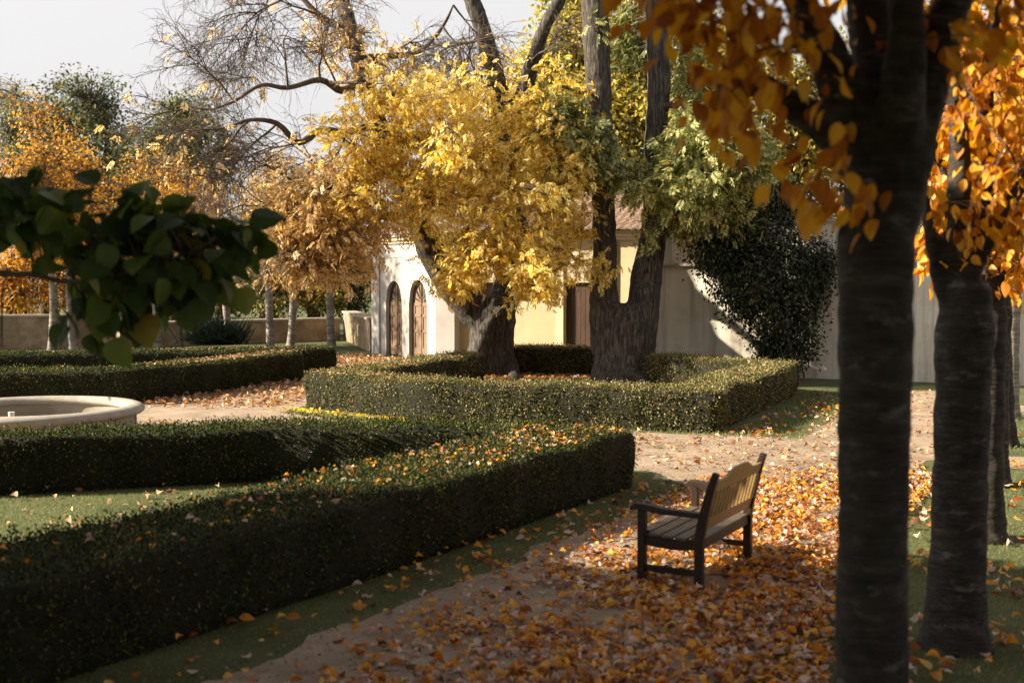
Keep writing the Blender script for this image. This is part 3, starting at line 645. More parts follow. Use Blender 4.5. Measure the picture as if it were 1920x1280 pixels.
# roof: front eaves up to a ridge, with rows of tiles
rf = MB(); fr_ = offs([V0 - t * .3, V1, V2 , S0 + U * 6.1], .28); bk = [V0 + W * 2.6, V1 + W * 2.6 + U * .6, V2 + W * 2.6, S0 + U * 6.1 + W * 2.3]
for i in range(3):
    rows = 9
    for r_ in range(rows):
        f0, f1 = r_ / rows, (r_ + 1) / rows + .02
        a0 = fr_[i].lerp(bk[i], f0); b0 = fr_[i + 1].lerp(bk[i + 1], f0); a1 = fr_[i].lerp(bk[i], f1); b1 = fr_[i + 1].lerp(bk[i + 1], f1)
        z0 = hE + .07 + f0 * 1.1 + .04; z1 = hE + .07 + f1 * 1.1
        k = max(4, int((b0 - a0).length / .2)); 
        V = []; 
        for j in range(k * 2 + 1):
            s_ = j / (k * 2); zz = .025 * (j % 2)
            V.append((*a0.lerp(b0, s_).xy, z0 + zz)); V.append((*a1.lerp(b1, s_).xy, z1 + zz)); V.append((*a0.lerp(b0, s_).xy, z0 + zz - .045))
        rf.add(V, [[(j * 3, j * 3 + 3, j * 3 + 4, j * 3 + 1) for j in range(k * 2)] + [(j * 3 + 2, j * 3 + 5, j * 3 + 3, j * 3) for j in range(k * 2)]])
rf.build('roof', M['tile'], bld)
# stained garden wall
ws = S0 + U * 6.0 + W * -.35 - Vector((0, .0, 0))
ws = Vector((3.35, 28.75, 0)); we = Vector((16, 22.95, 0)); uu = (we - ws).normalized(); nn = Vector((-uu.y, uu.x, 0))
sw = empty('stained_wall', ws, 'tall pale garden wall with dark rain streaks behind the ivy', 'wall')
wall_strip([(ws.x, ws.y), (we.x, we.y)], 2.5, .5, M['wall_stained'], 'lower_wall', sw)
mbx = MB()
a, b = ws - nn * .07, we - nn * .07; mbx.prism([(p.x, p.y) for p in (a, b, b + nn * .5, a + nn * .5)], 2.502, 2.56)
mbx.build('ledge', M['coping'], sw)
a, b = ws + nn * .06, we + nn * .06
mbx = MB(); mbx.prism([(p.x, p.y) for p in (a, b, b + nn * .42, a + nn * .42)], 2.562, 3.45); mbx.build('upper_wall', M['wall_stained'], sw)
a, b = ws - nn * .0, we - nn * .0
mbx = MB(); mbx.prism([(p.x, p.y) for p in (a, b, b + nn * .52, a + nn * .52)], 3.452, 3.54); mbx.build('coping', M['coping'], sw)
# low old walls at the back left
def low_wall(a, b, ht, label, mat='wall_old', capm='coping'):
    r = empty('low_wall', (a[0], a[1], 0), label, 'wall', None)
    wall_strip([a, b], ht, .4, M[mat], 'wall_face', r)
    t_ = (Vector(b) - Vector(a)).normalized(); n2 = Vector((-t_.y, t_.x)); A_ = Vector(a) - n2 * .05; B_ = Vector(b) - n2 * .05
    mbx = MB(); mbx.prism([tuple(p) for p in (A_, B_, B_ + n2 * .5, A_ + n2 * .5)], ht + .002, ht + .07); mbx.build('coping', M[capm], r)
low_wall((-26, 35.5), (-12.5, 38.3), 1.0, 'taller piece of the old brown garden wall at the far left')
low_wall((-12.4, 38.75), (-6.1, 43.4), .72, 'low stretch of old brown wall behind the spiky yucca')
low_wall((-6.0, 43.6), (-4.25, 36.6), .95, 'short weathered wall joining the white pavilion', 'wall_old')

# ------------------------------------------------------------------ trees
def bez(a, b, sag, wob, n):
    a = np.array(a, float); b = np.array(b, float); t = np.linspace(0, 1, n)[:, None]; L_ = np.linalg.norm(b - a)
    off = rng.normal(size=3) * wob * L_; off[2] += sag * L_
    off2 = rng.normal(size=3) * wob * .4 * L_
    return a * (1 - t) + b * t + off * (t * (1 - t) * 2) + off2 * np.sin(t * 9) * (1 - t) * .4
class Tree:
    def __init__(s, name, base, label, cat='tree', group=None):
        s.root = empty(name, base, label, cat, group); s.tr = MB(); s.br = MB(); s.sk = []; s.skr = []; s.tips = []; s.tipd = []
    def limb(s, pts, rad, k=12, sub=4, rough=.1, skel=True, thin=False):
        """spline through pts"""
        P_ = np.array([tuple(p) for p in pts], float); r = np.array(rad, float); n = len(P_)
        tt = np.linspace(0, n - 1, (n - 1) * sub + 1); out = []
        for t in tt:
            i = min(int(t), n - 2); u = t - i
            p0, p1, p2, p3 = P_[max(i - 1, 0)], P_[i], P_[i + 1], P_[min(i + 2, n - 1)]
            out.append(.5 * ((2 * p1) + (p2 - p0) * u + (2 * p0 - 5 * p1 + 4 * p2 - p3) * u * u + (3 * p1 - p0 - 3 * p2 + p3) * u ** 3))
        rr = np.interp(tt, np.arange(n), r); (s.br if thin else s.tr).tube(out, rr, k, rough=rough)
        if skel: s.sk += list(out); s.skr += list(rr)
        return np.array(out)
    def branch_to(s, targets, r0, r1, sag=.12, wob=.1, n=6, k=5, add=True, updist=.6):
        for T in targets:
            SK = np.array(s.sk); d = SK - np.array(T); c = np.linalg.norm(d, axis=1) + updist * np.maximum(0, d[:, 2])
            i = int(np.argmin(c)); a = SK[i]; L_ = np.linalg.norm(a - T)
            ra = min(s.skr[i] * .8, r0 * (.5 + .5 * min(1.5, L_)))
            pts = bez(a, T, sag, wob, n); rad = np.linspace(ra, r1, n)
            s.br.tube(pts, rad, k, cap=False)
            if add: s.sk += list(pts[1:]); s.skr += list(rad[1:])
    def twigs(s, targets, r0=.008, r1=.003, sag=.1, wob=.12, n=4, k=3, keep=1.0, maxlen=1.2, leafalong=2):
        SK = np.array(s.sk)
        for T in targets:
            d = SK - np.array(T); c = (d ** 2).sum(1); i = int(np.argmin(c)); a = SK[i]
            L_ = math.sqrt(c[i])
            if L_ > maxlen: a = np.array(T) + (a - T) * maxlen / L_
            pts = bez(a, T, sag, wob, n)
            s.br.tube(pts, np.linspace(r0, r1, n), k, cap=False)
            if rng.random() < keep:
                dd = pts[-1] - pts[-2]
                for q in range(leafalong):
                    j = n - 1 - q * .8; lo = int(max(0, math.floor(j))); hi = min(n - 1, lo + 1); u = j - lo
                    s.tips.append(pts[lo] * (1 - u) + pts[hi] * u); s.tipd.append(dd)
    def leaves(s, T, size, mat, per=3, spread=.12, droop=.6, tips=None, sub='foliage', jit=.6, upj=.5):
        tp = np.array(s.tips if tips is None else tips); td = norm(np.array(s.tipd)) if tips is None else rand_dirs(len(tp))
        tp = np.repeat(tp, per, 0) + rng.normal(size=(len(tp) * per, 3)) * spread; n = len(tp)
        d = norm(np.repeat(td, per, 0) * .5 + rand_dirs(n) * jit + [0, 0, -droop]); up = norm(np.array([0, 0, 1.0]) + rng.normal(size=(n, 3)) * upj)
        V, Fx = instance(T, tp, d, up, size * (.65 + .7 * rng.random(n)))
        return link(sub, make_mesh(sub, V, [Fx]), M[mat] if isinstance(mat, str) else mat, s.root)
    def finish(s, bark, voxel=None, brmat='twig', smooth=2):
        if s.tr.n:
            o = s.tr.build('trunk', M[bark], s.root, smooth=True)
            if voxel:
                tx = bpy.data.textures.new('bark_relief', 'CLOUDS'); tx.noise_scale = voxel * 5
                md = o.modifiers.new('fuse', 'REMESH'); md.mode = 'VOXEL'; md.voxel_size = voxel; md.use_smooth_shade = True
                sm = o.modifiers.new('smooth', 'SMOOTH'); sm.factor = .5; sm.iterations = smooth
                dm = o.modifiers.new('relief', 'DISPLACE'); dm.texture = tx; dm.strength = voxel * 1.1; dm.texture_coords = 'GLOBAL'; dm.mid_level = .5
        if s.br.n: s.br.build('branches', M[brmat], s.root, smooth=True)
        return s.root
def blob_pts(blobs, n):
    """blobs in px: (px, py, Y, rx, ry, rY, weight)"""
    w_ = np.array([b[3] * b[4] * (b[6] if len(b) > 6 else 1) for b in blobs], float); w_ /= w_.sum(); out = []
    for b, m_ in zip(blobs, rng.multinomial(n, w_)):
        d = rand_dirs(m_) * (rng.random((m_, 1)) ** .42)
        for q in d: out.append(P(b[0] + q[0] * b[3], b[1] + q[1] * b[4], b[2] + q[2] * b[5]))
    return np.array([tuple(p) for p in out])
def ell_pts(c, r, n, pw=.42):
    d = rand_dirs(n) * (rng.random((n, 1)) ** pw); return np.array(c) + d * np.array(r)

def spread_twigs(tree, start, dirn, L_, r, depth=0, maxd=3, droop=0.0, leafp=0.0):
    """recursive bare branchwork"""
    n = 6; pts = [np.array(start, float)]; d = np.array(dirn, float); d /= np.linalg.norm(d)
    for i in range(n):
        d = d + rng.normal(size=3) * .16 + np.array([0, 0, -droop]); d /= np.linalg.norm(d); pts.append(pts[-1] + d * L_ / n)
    tree.br.tube(pts, np.linspace(r, r * .35, n + 1), 4 if depth else 6, cap=False)
    if rng.random() < leafp: tree.tips.append(pts[-1]); tree.tipd.append(d)
    if depth < maxd:
        for j in range(2, n + 1):
            for q in range(2 if depth < 2 else 1):
                if rng.random() < .92:
                    dd = d + rand_dirs(1)[0] * .9; spread_twigs(tree, pts[j], dd, L_ * (.42 + .3 * rng.random()), max(.004, r * .5), depth + 1, maxd, droop, leafp)

# ---- old ash 1 (left of the two)
D1 = 28.15
a1 = Tree('ash_tree', G(918, 704), 'huge old ash with golden leaves and a leaning left limb', group='two old ash trees inside the angular hedge')
px = lambda l, Y: [P(x, y, Y + dy) for x, y, dy in l]
a1.limb(px([(918, 712, 0), (918, 690, 0), (922, 640, 0), (926, 590, 0), (925, 555, 0)], D1), [.58, .52, .5, .5, .42], 20, rough=.12)
a1.limb(px([(905, 600, 0), (862, 555, -.1), (825, 500, -.2), (795, 440, -.3), (765, 380, -.3), (735, 310, -.2), (705, 220, 0), (672, 110, .2), (640, 0, .5), (618, -90, .7)], D1), [.36, .36, .34, .31, .28, .25, .22, .2, .18, .14], 14)
a1.limb(px([(935, 590, .1), (955, 530, .2), (962, 450, .3), (960, 360, .4), (956, 290, .5), (950, 220, .5), (930, 150, .5), (912, 80, .4), (885, 0, .3), (850, -90, .3)], D1), [.36, .35, .33, .3, .28, .27, .24, .21, .19, .14], 14)
a1.limb(px([(952, 260, .5), (975, 200, .3), (998, 120, 0), (1022, 50, -.2), (1055, -10, -.4), (1085, -90, -.6)], D1), [.22, .2, .17, .15, .14, .1], 12)
a1.limb(px([(880, 716, -.4), (894, 668, -.52), (908, 632, -.55), (918, 604, -.6), (930, 590, -.62)], D1), [.26, .2, .19, .13, .07], 12)            # old lit stub in front
for (x, y, r_) in ((872, 712, .2), (968, 708, .2)):
    a1.limb([P(918 + (x - 918) * .45, 650, D1), P(918 + (x - 918) * .8, 695, D1 - .05), G(x, y + 4)], [r_ * 1.2, r_ * 1.1, r_ * .3], 8, skel=False)
# long side limbs
a1.limb(px([(705, 230, 0), (650, 250, -1), (600, 245, -1.8), (560, 268, -2.1), (520, 232, -2.3), (470, 225, -2.5), (425, 240, -2.6)], D1), [.13, .1, .085, .07, .055, .04, .02], 8, thin=True)
a1.limb(px([(680, 150, 0), (640, 170, -1), (600, 150, -1.7), (540, 165, -2.1), (490, 160, -2.3), (440, 190, -2.4), (400, 205, -2.6)], D1), [.1, .08, .065, .05, .04, .03, .015], 8, thin=True)
a1.limb(px([(672, 110, .2), (740, 105, .2), (790, 95, .1), (830, 50, 0), (850, 10, 0)], D1), [.1, .07, .05, .04, .02], 8, thin=True)
a1.limb(px([(655, 60, .3), (600, 30, 0), (560, -10, 0), (520, -40, 0)], D1), [.1, .07, .05, .03], 8, thin=True)
a1.limb(px([(735, 315, -.2), (690, 340, -1.2), (640, 345, -1.9), (590, 360, -2.2), (545, 395, -2.4), (515, 440, -2.5)], D1), [.13, .1, .08, .06, .045, .02], 8, thin=True)
a1.limb(px([(775, 400, -.3), (720, 405, -.7), (660, 400, -1), (610, 430, -1.2)], D1), [.12, .09, .06, .03], 8, thin=True)
a1.limb(px([(820, 490, -.2), (850, 450, -.8), (890, 420, -1), (930, 410, -1.2)], D1), [.12, .08, .05, .03], 8, thin=True)
a1.limb(px([(962, 440, .3), (1000, 420, -.2), (1040, 440, -.5), (1080, 490, -.8)], D1), [.12, .08, .06, .03], 8, thin=True)
# bare twig fringe upper left
for (x, y, dx, dz, L_) in ((425, 240, -1, -.1, 1.0), (400, 205, -1, .25, 1.0), (470, 225, -.7, -.6, 1.3), (520, 232, -.7, -.9, 1.4), (560, 268, -.8, -.8, 1.3), (440, 190, -.6, .9, 1.2), (490, 160, -.5, .9, 1.4), (540, 165, -.3, 1, 1.5),
                           (600, 150, -.2, 1, 1.4), (600, 30, -.8, .2, 1.5), (560, -10, -1, -.5, 1.6), (520, -40, -.6, -1, 1.5), (640, 170, -.6, .8, 1.3), (740, 105, .4, .8, 1.1), (790, 95, .7, .3, 1.2), (830, 50, .6, -.6, 1.2), (850, 10, .7, -.6, 1.0),
                           (590, 360, -.9, .4, 1.3), (545, 395, -.9, .3, 1.3), (640, 345, -.7, .7, 1.3), (515, 440, -.8, -.2, 1.0), (912, 80, -.8, .1, 1.2), (905, 60, -.7, -.5, 1.3), (1000, 110, .6, .3, .9), (610, 430, -.9, -.3, 1.1), (650, 250, -.4, -.8, 1.2)):
    spread_twigs(a1, P(x, y, D1 - (2.3 if x < 620 else (1.4 if x < 700 else .2))), (dx, rng.normal() * .4, dz), L_ * 1.2, .026, 0, 3, .05, .012)
bare_tips, bare_d = a1.tips, a1.tipd; a1.tips, a1.tipd = [], []
CP = [(560, 260), (620, 170), (690, 110), (770, 150), (860, 165), (940, 120), (1010, 110), (1080, 170), (1100, 300), (1095, 430), (1135, 530), (1050, 595), (1000, 560), (965, 500), (900, 530), (830, 545), (800, 470), (740, 430), (640, 430), (570, 370)]
GAPS = [(950, 215, 958, 300), (905, 60, 932, 140), (1000, 110, 1050, 0), (752, 350, 800, 450), (795, 440, 825, 500), (960, 380, 962, 430)]
B1 = []
while len(B1) < 112:
    q = np.array([[rng.uniform(550, 1140), rng.uniform(100, 600)]])
    if not in_poly(q, CP)[0]: continue
    x_, y_ = q[0]; bad = False
    for gx0, gy0, gx1, gy1 in GAPS:
        for u_ in (0, .5, 1):
            if math.hypot(x_ - gx0 - (gx1 - gx0) * u_, y_ - gy0 - (gy1 - gy0) * u_) < 30: bad = True
    if bad or (y_ < 200 and rng.random() < .45) or (x_ < 640 and rng.random() < .4): continue
    r_ = 20 + 26 * rng.random(); B1.append((x_, y_, D1 - 2.5 + rng.normal() * .45, r_, r_ * .75, .4, .6 + rng.random() * .8))
B1 += [(880, 505, D1 - 1.3, 40, 22, .3, .9), (930, 470, D1 - 1.5, 36, 26, .3, .9), (975, 560, D1 - 1.0, 30, 16, .25, .6), (860, 450, D1 - 1.6, 34, 30, .3, .9)]
a1.branch_to(blob_pts(B1, 150), .035, .009, .12, .1)
a1.twigs(blob_pts(B1, 1950), .0065, .003, leafalong=2)
B1f = [(850, 270, D1 - 2.5, 230, 150, .6), (1010, 390, D1 - 2.3, 110, 120, .5), (760, 330, D1 - 2.5, 160, 110, .5), (900, 370, D1 - 2.5, 120, 90, .5), (700, 150, D1 - 1.6, 90, 60, .5, .5)]
a1.twigs(blob_pts(B1f, 560), .0065, .003, leafalong=2)
a1.twigs(blob_pts([(860, 300, D1 - 2.3, 310, 240, .8)], 170), .006, .003, leafalong=2)
a1.leaves(T_PIN, .19, 'ash_leaf', per=2, spread=.15, droop=.35)
# looser tan sprays on the left side of the crown
a1.tips, a1.tipd = list(bare_tips), list(bare_d)
B1b = [(590, 400, D1 - 2.4, 110, 110, .9), (640, 450, D1 - 2.4, 90, 90, .8), (560, 470, D1 - 2.4, 70, 70, .8, .7), (720, 130, D1, 80, 80, 1.2, .35), (620, 60, D1, 60, 80, .8, .2), (590, 500, D1 - 2.2, 55, 30, .8, .4), (730, 400, D1 - 2.2, 50, 40, .6, .4)]
a1.branch_to(blob_pts(B1b, 50), .04, .01)
a1.twigs(blob_pts(B1b, 800), .01, .004, leafalong=2)
a1.leaves(T_PIN, .22, 'tan_leaf', per=2, spread=.13, droop=.4)
a1.finish('ash_bark', .045)

# ---- old ash 2 (forked)
D2 = 26.4
a2 = Tree('ash_tree', G(1170, 716), 'forked old ash with two straight dark limbs and green yellow leaves', group='two old ash trees inside the angular hedge')
a2.limb(px([(1170, 728, 0), (1168, 700, 0), (1170, 660, 0), (1172, 610, 0), (1176, 570, 0)], D2), [.8, .68, .62, .64, .52], 22, rough=.06)
a2.limb(px([(1140, 660, 0), (1133, 590, 0), (1132, 530, 0), (1134, 470, 0), (1132, 400, 0), (1128, 300, 0), (1124, 200, 0), (1119, 100, 0), (1115, 0, 0), (1110, -100, 0)], D2), [.36, .33, .29, .26, .25, .26, .27, .285, .3, .27], 16, rough=.05)
a2.limb(px([(1198, 660, 0), (1205, 590, 0), (1212, 520, .1), (1222, 460, .2), (1228, 400, .3), (1228, 320, .35), (1230, 240, .4), (1236, 150, .4), (1232, 60, .4), (1225, -60, .4)], D2), [.36, .36, .34, .3, .27, .26, .24, .26, .24, .22], 16, rough=.05)
a2.limb(px([(1180, 655, -.35), (1182, 690, -.45), (1178, 722, -.6)], D2), [.2, .28, .3], 10, skel=False)
for (x, y, r_) in ((1118, 718, .2), (1135, 724, .24), (1225, 718, .2), (1240, 714, .15), (1165, 728, .22), (1205, 726, .24)):
    a2.limb([P(1172 + (x - 1172) * .6, 660, D2), P(1172 + (x - 1172) * .85, 700, D2), G(x, y + 2)], [r_ * 1.2, r_ * 1.1, r_ * .3], 8, skel=False)
a2.limb(px([(1230, 330, .3), (1270, 310, -.3), (1310, 290, -.8), (1350, 300, -1), (1400, 340, -1.2), (1430, 370, -1.2)], D2), [.1, .07, .06, .045, .03, .015], 8, thin=True)
a2.limb(px([(1125, 170, 0), (1090, 175, -.4), (1050, 160, -.7), (1020, 155, -1)], D2), [.06, .04, .03, .015], 6, thin=True)
a2.limb(px([(1232, 200, .3), (1280, 200, 0), (1330, 230, -.3), (1380, 260, -.5)], D2), [.08, .06, .04, .02], 6, thin=True)
a2.limb(px([(1130, 330, 0), (1090, 300, -.5), (1050, 240, -.8), (1030, 200, -1)], D2), [.06, .04, .03, .015], 6, thin=True)
B2 = [(1340, 260, D2 - .6, 100, 70, 1.1), (1300, 340, D2 - .8, 90, 60, 1.0), (1390, 300, D2 - .6, 80, 50, 1.0, .8), (1200, 340, D2 - .8, 60, 50, .5, .5), (1310, 160, D2 + .7, 50, 80, .6, .7), (1340, 400, D2 - .5, 90, 35, .7, .8), (1130, 50, D2 - .5, 22, 30, .3, .2), (1210, 430, D2 - .5, 30, 30, .3, .2), (1285, 60, D2 + .9, 35, 60, .5, .5)]
B2g = [(1050, 210, D2 - .9, 45, 35, .6), (1110, 260, D2 - .8, 50, 35, .5), (1130, 310, D2 - .8, 50, 30, .4), (1050, 330, D2 - .8, 25, 25, .4, .6), (1180, 70, D2 + 1.2, 25, 80, .4, .6), (1310, 240, D2 - .2, 40, 40, .5, .6), (1270, 400, D2 - .3, 50, 40, .5, .8)]
a2.branch_to(blob_pts(B2 + B2g, 60), .035, .01)
a2.twigs(blob_pts(B2, 1050), .008, .003)
a2.leaves(T_PIN, .24, 'green_leaf', per=2, spread=.12, droop=.5)
M['ash_green'] = leaf_mat('ash_green', [(0, (.07, .085, .025)), (.4, (.15, .17, .055)), (.75, (.28, .3, .12)), (1, (.42, .42, .2))], trans=.35, nscale=.5, clump=.3)
a2.tips, a2.tipd = [], []
a2.twigs(blob_pts(B2g, 420), .008, .003)
a2.leaves(T_PIN, .25, 'ash_green', per=2, spread=.12, droop=.5, sub='green_foliage')
a2.finish('ash_bark', .045)

# ---- background trees: one builder
def bg_tree(name, base, label, trunk, crown, mat, nleaf, size, group, lean=0, T=T_RH, twig=.01, upright=False, bark='dark_bark', nb=26, per=3):
    """trunk = [(z, r)...]; crown = list of (dx, dy, z, rx, ry, rz, weight) relative to the base"""
    t = Tree(name, base, label, group=group)
    b = np.array(tuple(base)); wob = rng.normal(size=2) * .05
    t.limb([b + np.array([lean * z + wob[0] * math.sin(z), wob[1] * math.sin(z * 1.3), z]) for z, r in trunk], [r for z, r in trunk], 10, rough=.12)
    t.sk = t.sk[len(t.sk) // 2:]; t.skr = t.skr[len(t.skr) // 2:]
    wts = np.array([c[3] * c[5] * (c[6] if len(c) > 6 else 1) for c in crown]); wts = wts / wts.sum()
    def pts(n): return np.concatenate([ell_pts(b + np.array(c[:3]), c[3:6], m_) for c, m_ in zip(crown, rng.multinomial(n, wts))])
    t.branch_to(sorted(pts(nb).tolist(), key=lambda q: q[2]), .06 if not upright else .05, .012, .05 if upright else .1, .06, updist=2.0 if upright else .8)
    t.twigs(pts(nleaf), twig, twig * .35, sag=-.05 if upright else .08, leafalong=2, n=3, maxlen=1.6)
    t.leaves(T, size, mat, per=per, spread=size * 1.3, droop=.3)
    t.finish(bark); return t
RT = 'pale trunked orange trees in front of the back wall'
rowt = [(97, 656, 'pale trunk nearest the left edge with thin orange crown', 'far_orange', 1.0), (137, 656, 'second pale trunk from the left with orange crown', 'far_orange', 1.05), (295, 652, 'pale trunked tree left of the yucca with yellow orange crown', 'far_orange', 1.0),
        (430, 646, 'slim trunk rising just behind the yucca', 'olive', .8), (507, 650, 'dark forked trunk right of the yucca with tan leaves', 'tan_leaf', .9), (545, 648, 'thin pale trunk between the two tan leaved trees', 'tan_leaf', .85), (622, 651, 'pale trunk nearest the white pavilion', 'tan_leaf', .9)]
for x, y, lb, mt, s_ in rowt:
    b = G(x, y); orange = mt == 'far_orange'
    bg_tree('park_tree', b, lb, [(0, .17), (.15, .135), (1.0, .12), (1.9, .125), (2.3, .12), (3.0, .07)],
            [(0, 0, 4.0 * s_, 1.3, 1.3, 1.5), (-.3, 0, 5.3 * s_, 1.0, 1.0, 1.2, .6), (.2, .2, 3.0, 1.2, 1.1, .7, .7)] if mt != 'olive' else [(0, 0, 3.2, 1.0, 1.0, 1.2)],
            mt, 300 if orange else 300, .13, RT, upright=orange, bark='pale_bark', twig=.012, nb=30)
def woods(name, items, group):
    for (x, ytop, Y, wpx, lb, mt, dens, size) in items:
        X = (x - 960) / F * Y; zt = H + (YH - ytop) / F * Y; wm = wpx / F * Y
        z0 = max(1.0, zt * .28); nb = int(26)
        cr = []
        for i in range(7):
            z_ = z0 + (zt - z0) * (i + .5) / 7; k = math.sin((i + .8) / 7.6 * math.pi) ** .6
            cr.append((rng.normal() * wm * .18, rng.normal() * wm * .15, z_, wm * .46 * k + .3, wm * .36 * k + .3, (zt - z0) * .15))
        bg_tree(name, Vector((X, Y, 0)), lb, [(0, .3), (z0, .22), (zt * .55, .15), (zt * .85, .05)], cr, mt, int(dens), size, group, T=T_RH, twig=.018)
BG = 'trees beyond the garden walls'
woods('background_tree', [
    (205, 165, 62, 330, 'broad green tree rising over the orange ones at the left', 'far_green', 3000, .2),
    (350, 190, 58, 260, 'darker green tree with a rounded top just left of the gap of sky', 'far_green', 3000, .19),
    (40, 170, 64, 300, 'pale olive tree top at the left edge', 'olive', 1600, .17),
    (85, 200, 49, 150, 'orange tree in front of the pale olive tree top', 'far_orange', 600, .16),
    (180, 300, 46, 130, 'yellow orange tree behind the green leafy branch', 'far_orange', 800, .15),
    (380, 320, 46, 150, 'orange yellow tree right of the green leafy branch', 'far_orange', 900, .15),
    (290, 300, 50, 120, 'thin orange tree with bare twigs before the dark green one', 'far_orange', 450, .15),
    (510, 290, 47, 150, 'brown twiggy tree left of the golden ash', 'tan_leaf', 800, .14),
    (1075, -60, 40, 190, 'golden yellow tree seen between the two old trees', 'yellow_green', 2200, .2),
    (1215, -40, 39, 190, 'yellow green tree rising behind the forked old tree', 'yellow_green', 2200, .2),
    (1360, 60, 38, 210, 'yellow green tree behind the ivy covered wall', 'yellow_green', 2000, .2),
    (1500, 100, 38, 200, 'golden green tree behind the orange leaves of the nearest tree', 'yellow_green', 1500, .2),
    (930, 150, 42, 220, 'golden tree behind the crown of the left old tree', 'ash_leaf', 1600, .2),
    (1700, 60, 36, 260, 'orange tree far behind the tree row', 'orange_leaf', 1500, .2),
    (1880, 40, 34, 200, 'orange tree at the far right behind the wall', 'orange_leaf', 1500, .2),
], BG)
woods('shrub', [
    (660, 470, 47, 130, 'dark green shrub between pavilion and pale trunk', 'far_green', 700, .16),
    (590, 500, 46, 110, 'yellow shrub behind the thin pale trunks', 'yellow_green', 700, .16),
    (500, 510, 45, 100, 'olive shrub behind the low wall right of the yucca', 'olive', 600, .16),
    (420, 490, 46, 110, 'pale olive shrub behind the low wall at the yucca', 'olive', 700, .16),
    (330, 500, 46, 110, 'yellow green shrub behind the low wall left of the yucca', 'yellow_green', 600, .16),
    (240, 510, 47, 110, 'yellow shrub left of the middle pale trunk', 'yellow_green', 600, .16),
    (140, 470, 47, 140, 'orange shrub behind the taller wall', 'far_orange', 700, .16),
    (20, 460, 46, 130, 'orange shrub at the left edge behind the taller wall', 'far_orange', 700, .16)], 'shrubs behind the low walls')

# ---- evergreen by the wall
iv = Tree('ivy_shrub', G(1475, 700), 'dark evergreen ivy tree growing against the stained wall', 'shrub')
DI = 26.4
iv.limb([G(1475, 703), P(1470, 640, DI), P(1455, 560, DI), P(1430, 470, DI), P(1400, 380, DI)], [.14, .12, .1, .08, .05], 8)
BI = [(1400, 430, DI, 120, 75, .9), (1425, 520, DI, 100, 75, .8), (1350, 470, DI - .1, 60, 50, .6), (1460, 590, DI + .1, 75, 75, .7), (1480, 660, DI, 60, 42, .5), (1430, 640, DI, 32, 28, .3, .5), (1320, 430, DI, 60, 40, .6), (1440, 360, DI + .2, 70, 45, .7), (1530, 490, DI + .3, 45, 50, .4), (1535, 570, DI + .3, 22, 45, .3, .7), (1385, 570, DI, 40, 40, .4, .8)]
iv.branch_to(blob_pts(BI, 50), .04, .01); iv.twigs(blob_pts(BI, 1100), .008, .003, maxlen=.6)
iv.leaves(T_RH, .085, 'ivy', per=18, spread=.13, droop=.4)
# a few sprays of sunlit olive leaf at its upper left
iv.tips = blob_pts([(1320, 400, DI - .7, 60, 30, .3), (1370, 380, DI - .8, 70, 30, .3), (1290, 430, DI - .6, 35, 30, .3)], 220).tolist(); iv.tipd = rand_dirs(220).tolist()
iv.leaves(T_RH, .09, 'olive', per=7, spread=.13, sub='pale_foliage')
iv.finish('dark_bark')

# ---- yucca
yb = G(405, 652); yr = empty('yucca', yb, 'spiky blue green yucca clump in front of the low back wall', 'plant')
mbx = MB(); n = 520
T_SW = leaf_t([(0, .022), (.3, .04), (.7, .03), (1, .002)], .4, 0)
pc = np.array([(yb.x + dx, yb.y, .1) for dx in rng.normal(size=n) * .33]); a = rng.random(n) * 6.283; el = rng.uniform(.15, 1.35, n)
d = np.stack([np.cos(a) * np.cos(el), np.sin(a) * np.cos(el), np.sin(el)], 1)
V, Fx = instance(T_SW, pc, d, np.array([0, 0, 1.0]) + rng.normal(size=(n, 3)) * .2, .7 + .35 * rng.random(n)); link('leaves', make_mesh('leaves', V, [Fx]), M['yucca'], yr)

# ---- the row of orange trees on the right
RG = 'orange leaved trees in the row along the path'
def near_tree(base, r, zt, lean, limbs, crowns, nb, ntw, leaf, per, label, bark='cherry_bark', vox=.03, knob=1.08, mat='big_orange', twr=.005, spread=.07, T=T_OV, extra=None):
    t = Tree('row_tree', base, label, group=RG); b = np.array(tuple(base))
    pts = []; rad = []
    for z, k in ((-.02, 1.5), (.1, 1.22), (.3, 1.08), (.7, 1.0), (1.2, .97), (zt - .25, 1.0), (zt - .03, knob), (zt + .06, .93), (zt + .22, .86)):
        pts.append(b + np.array([lean[0] * z, lean[1] * z, z])); rad.append(r * k)
    t.limb(pts, rad, 24, rough=.07, sub=5)
    top = pts[-1]
    t.sk = t.sk[-6:]; t.skr = t.skr[-6:]
    for L_, rr in limbs:
        q = [top + np.array([0, 0, -.22]) + (np.array(tuple(L_[0])) - top) * .05] + [np.array(tuple(v)) for v in L_]
        t.limb(q, [rr * 1.25] + list(np.linspace(rr, rr * .45, len(L_))), 12, rough=.06)
    if extra: t.sk += [np.array(tuple(v)) for v in extra]; t.skr += [.02] * len(extra)
    cp_ = crowns(nb); t.branch_to(cp_, .02, .006, .08, .08)
    t.twigs(crowns(ntw), twr, twr * .4, maxlen=.7)
    t.leaves(T, leaf, mat, per=per, spread=spread, droop=1.0, upj=.9)
    t.finish(bark, vox, smooth=1); return t
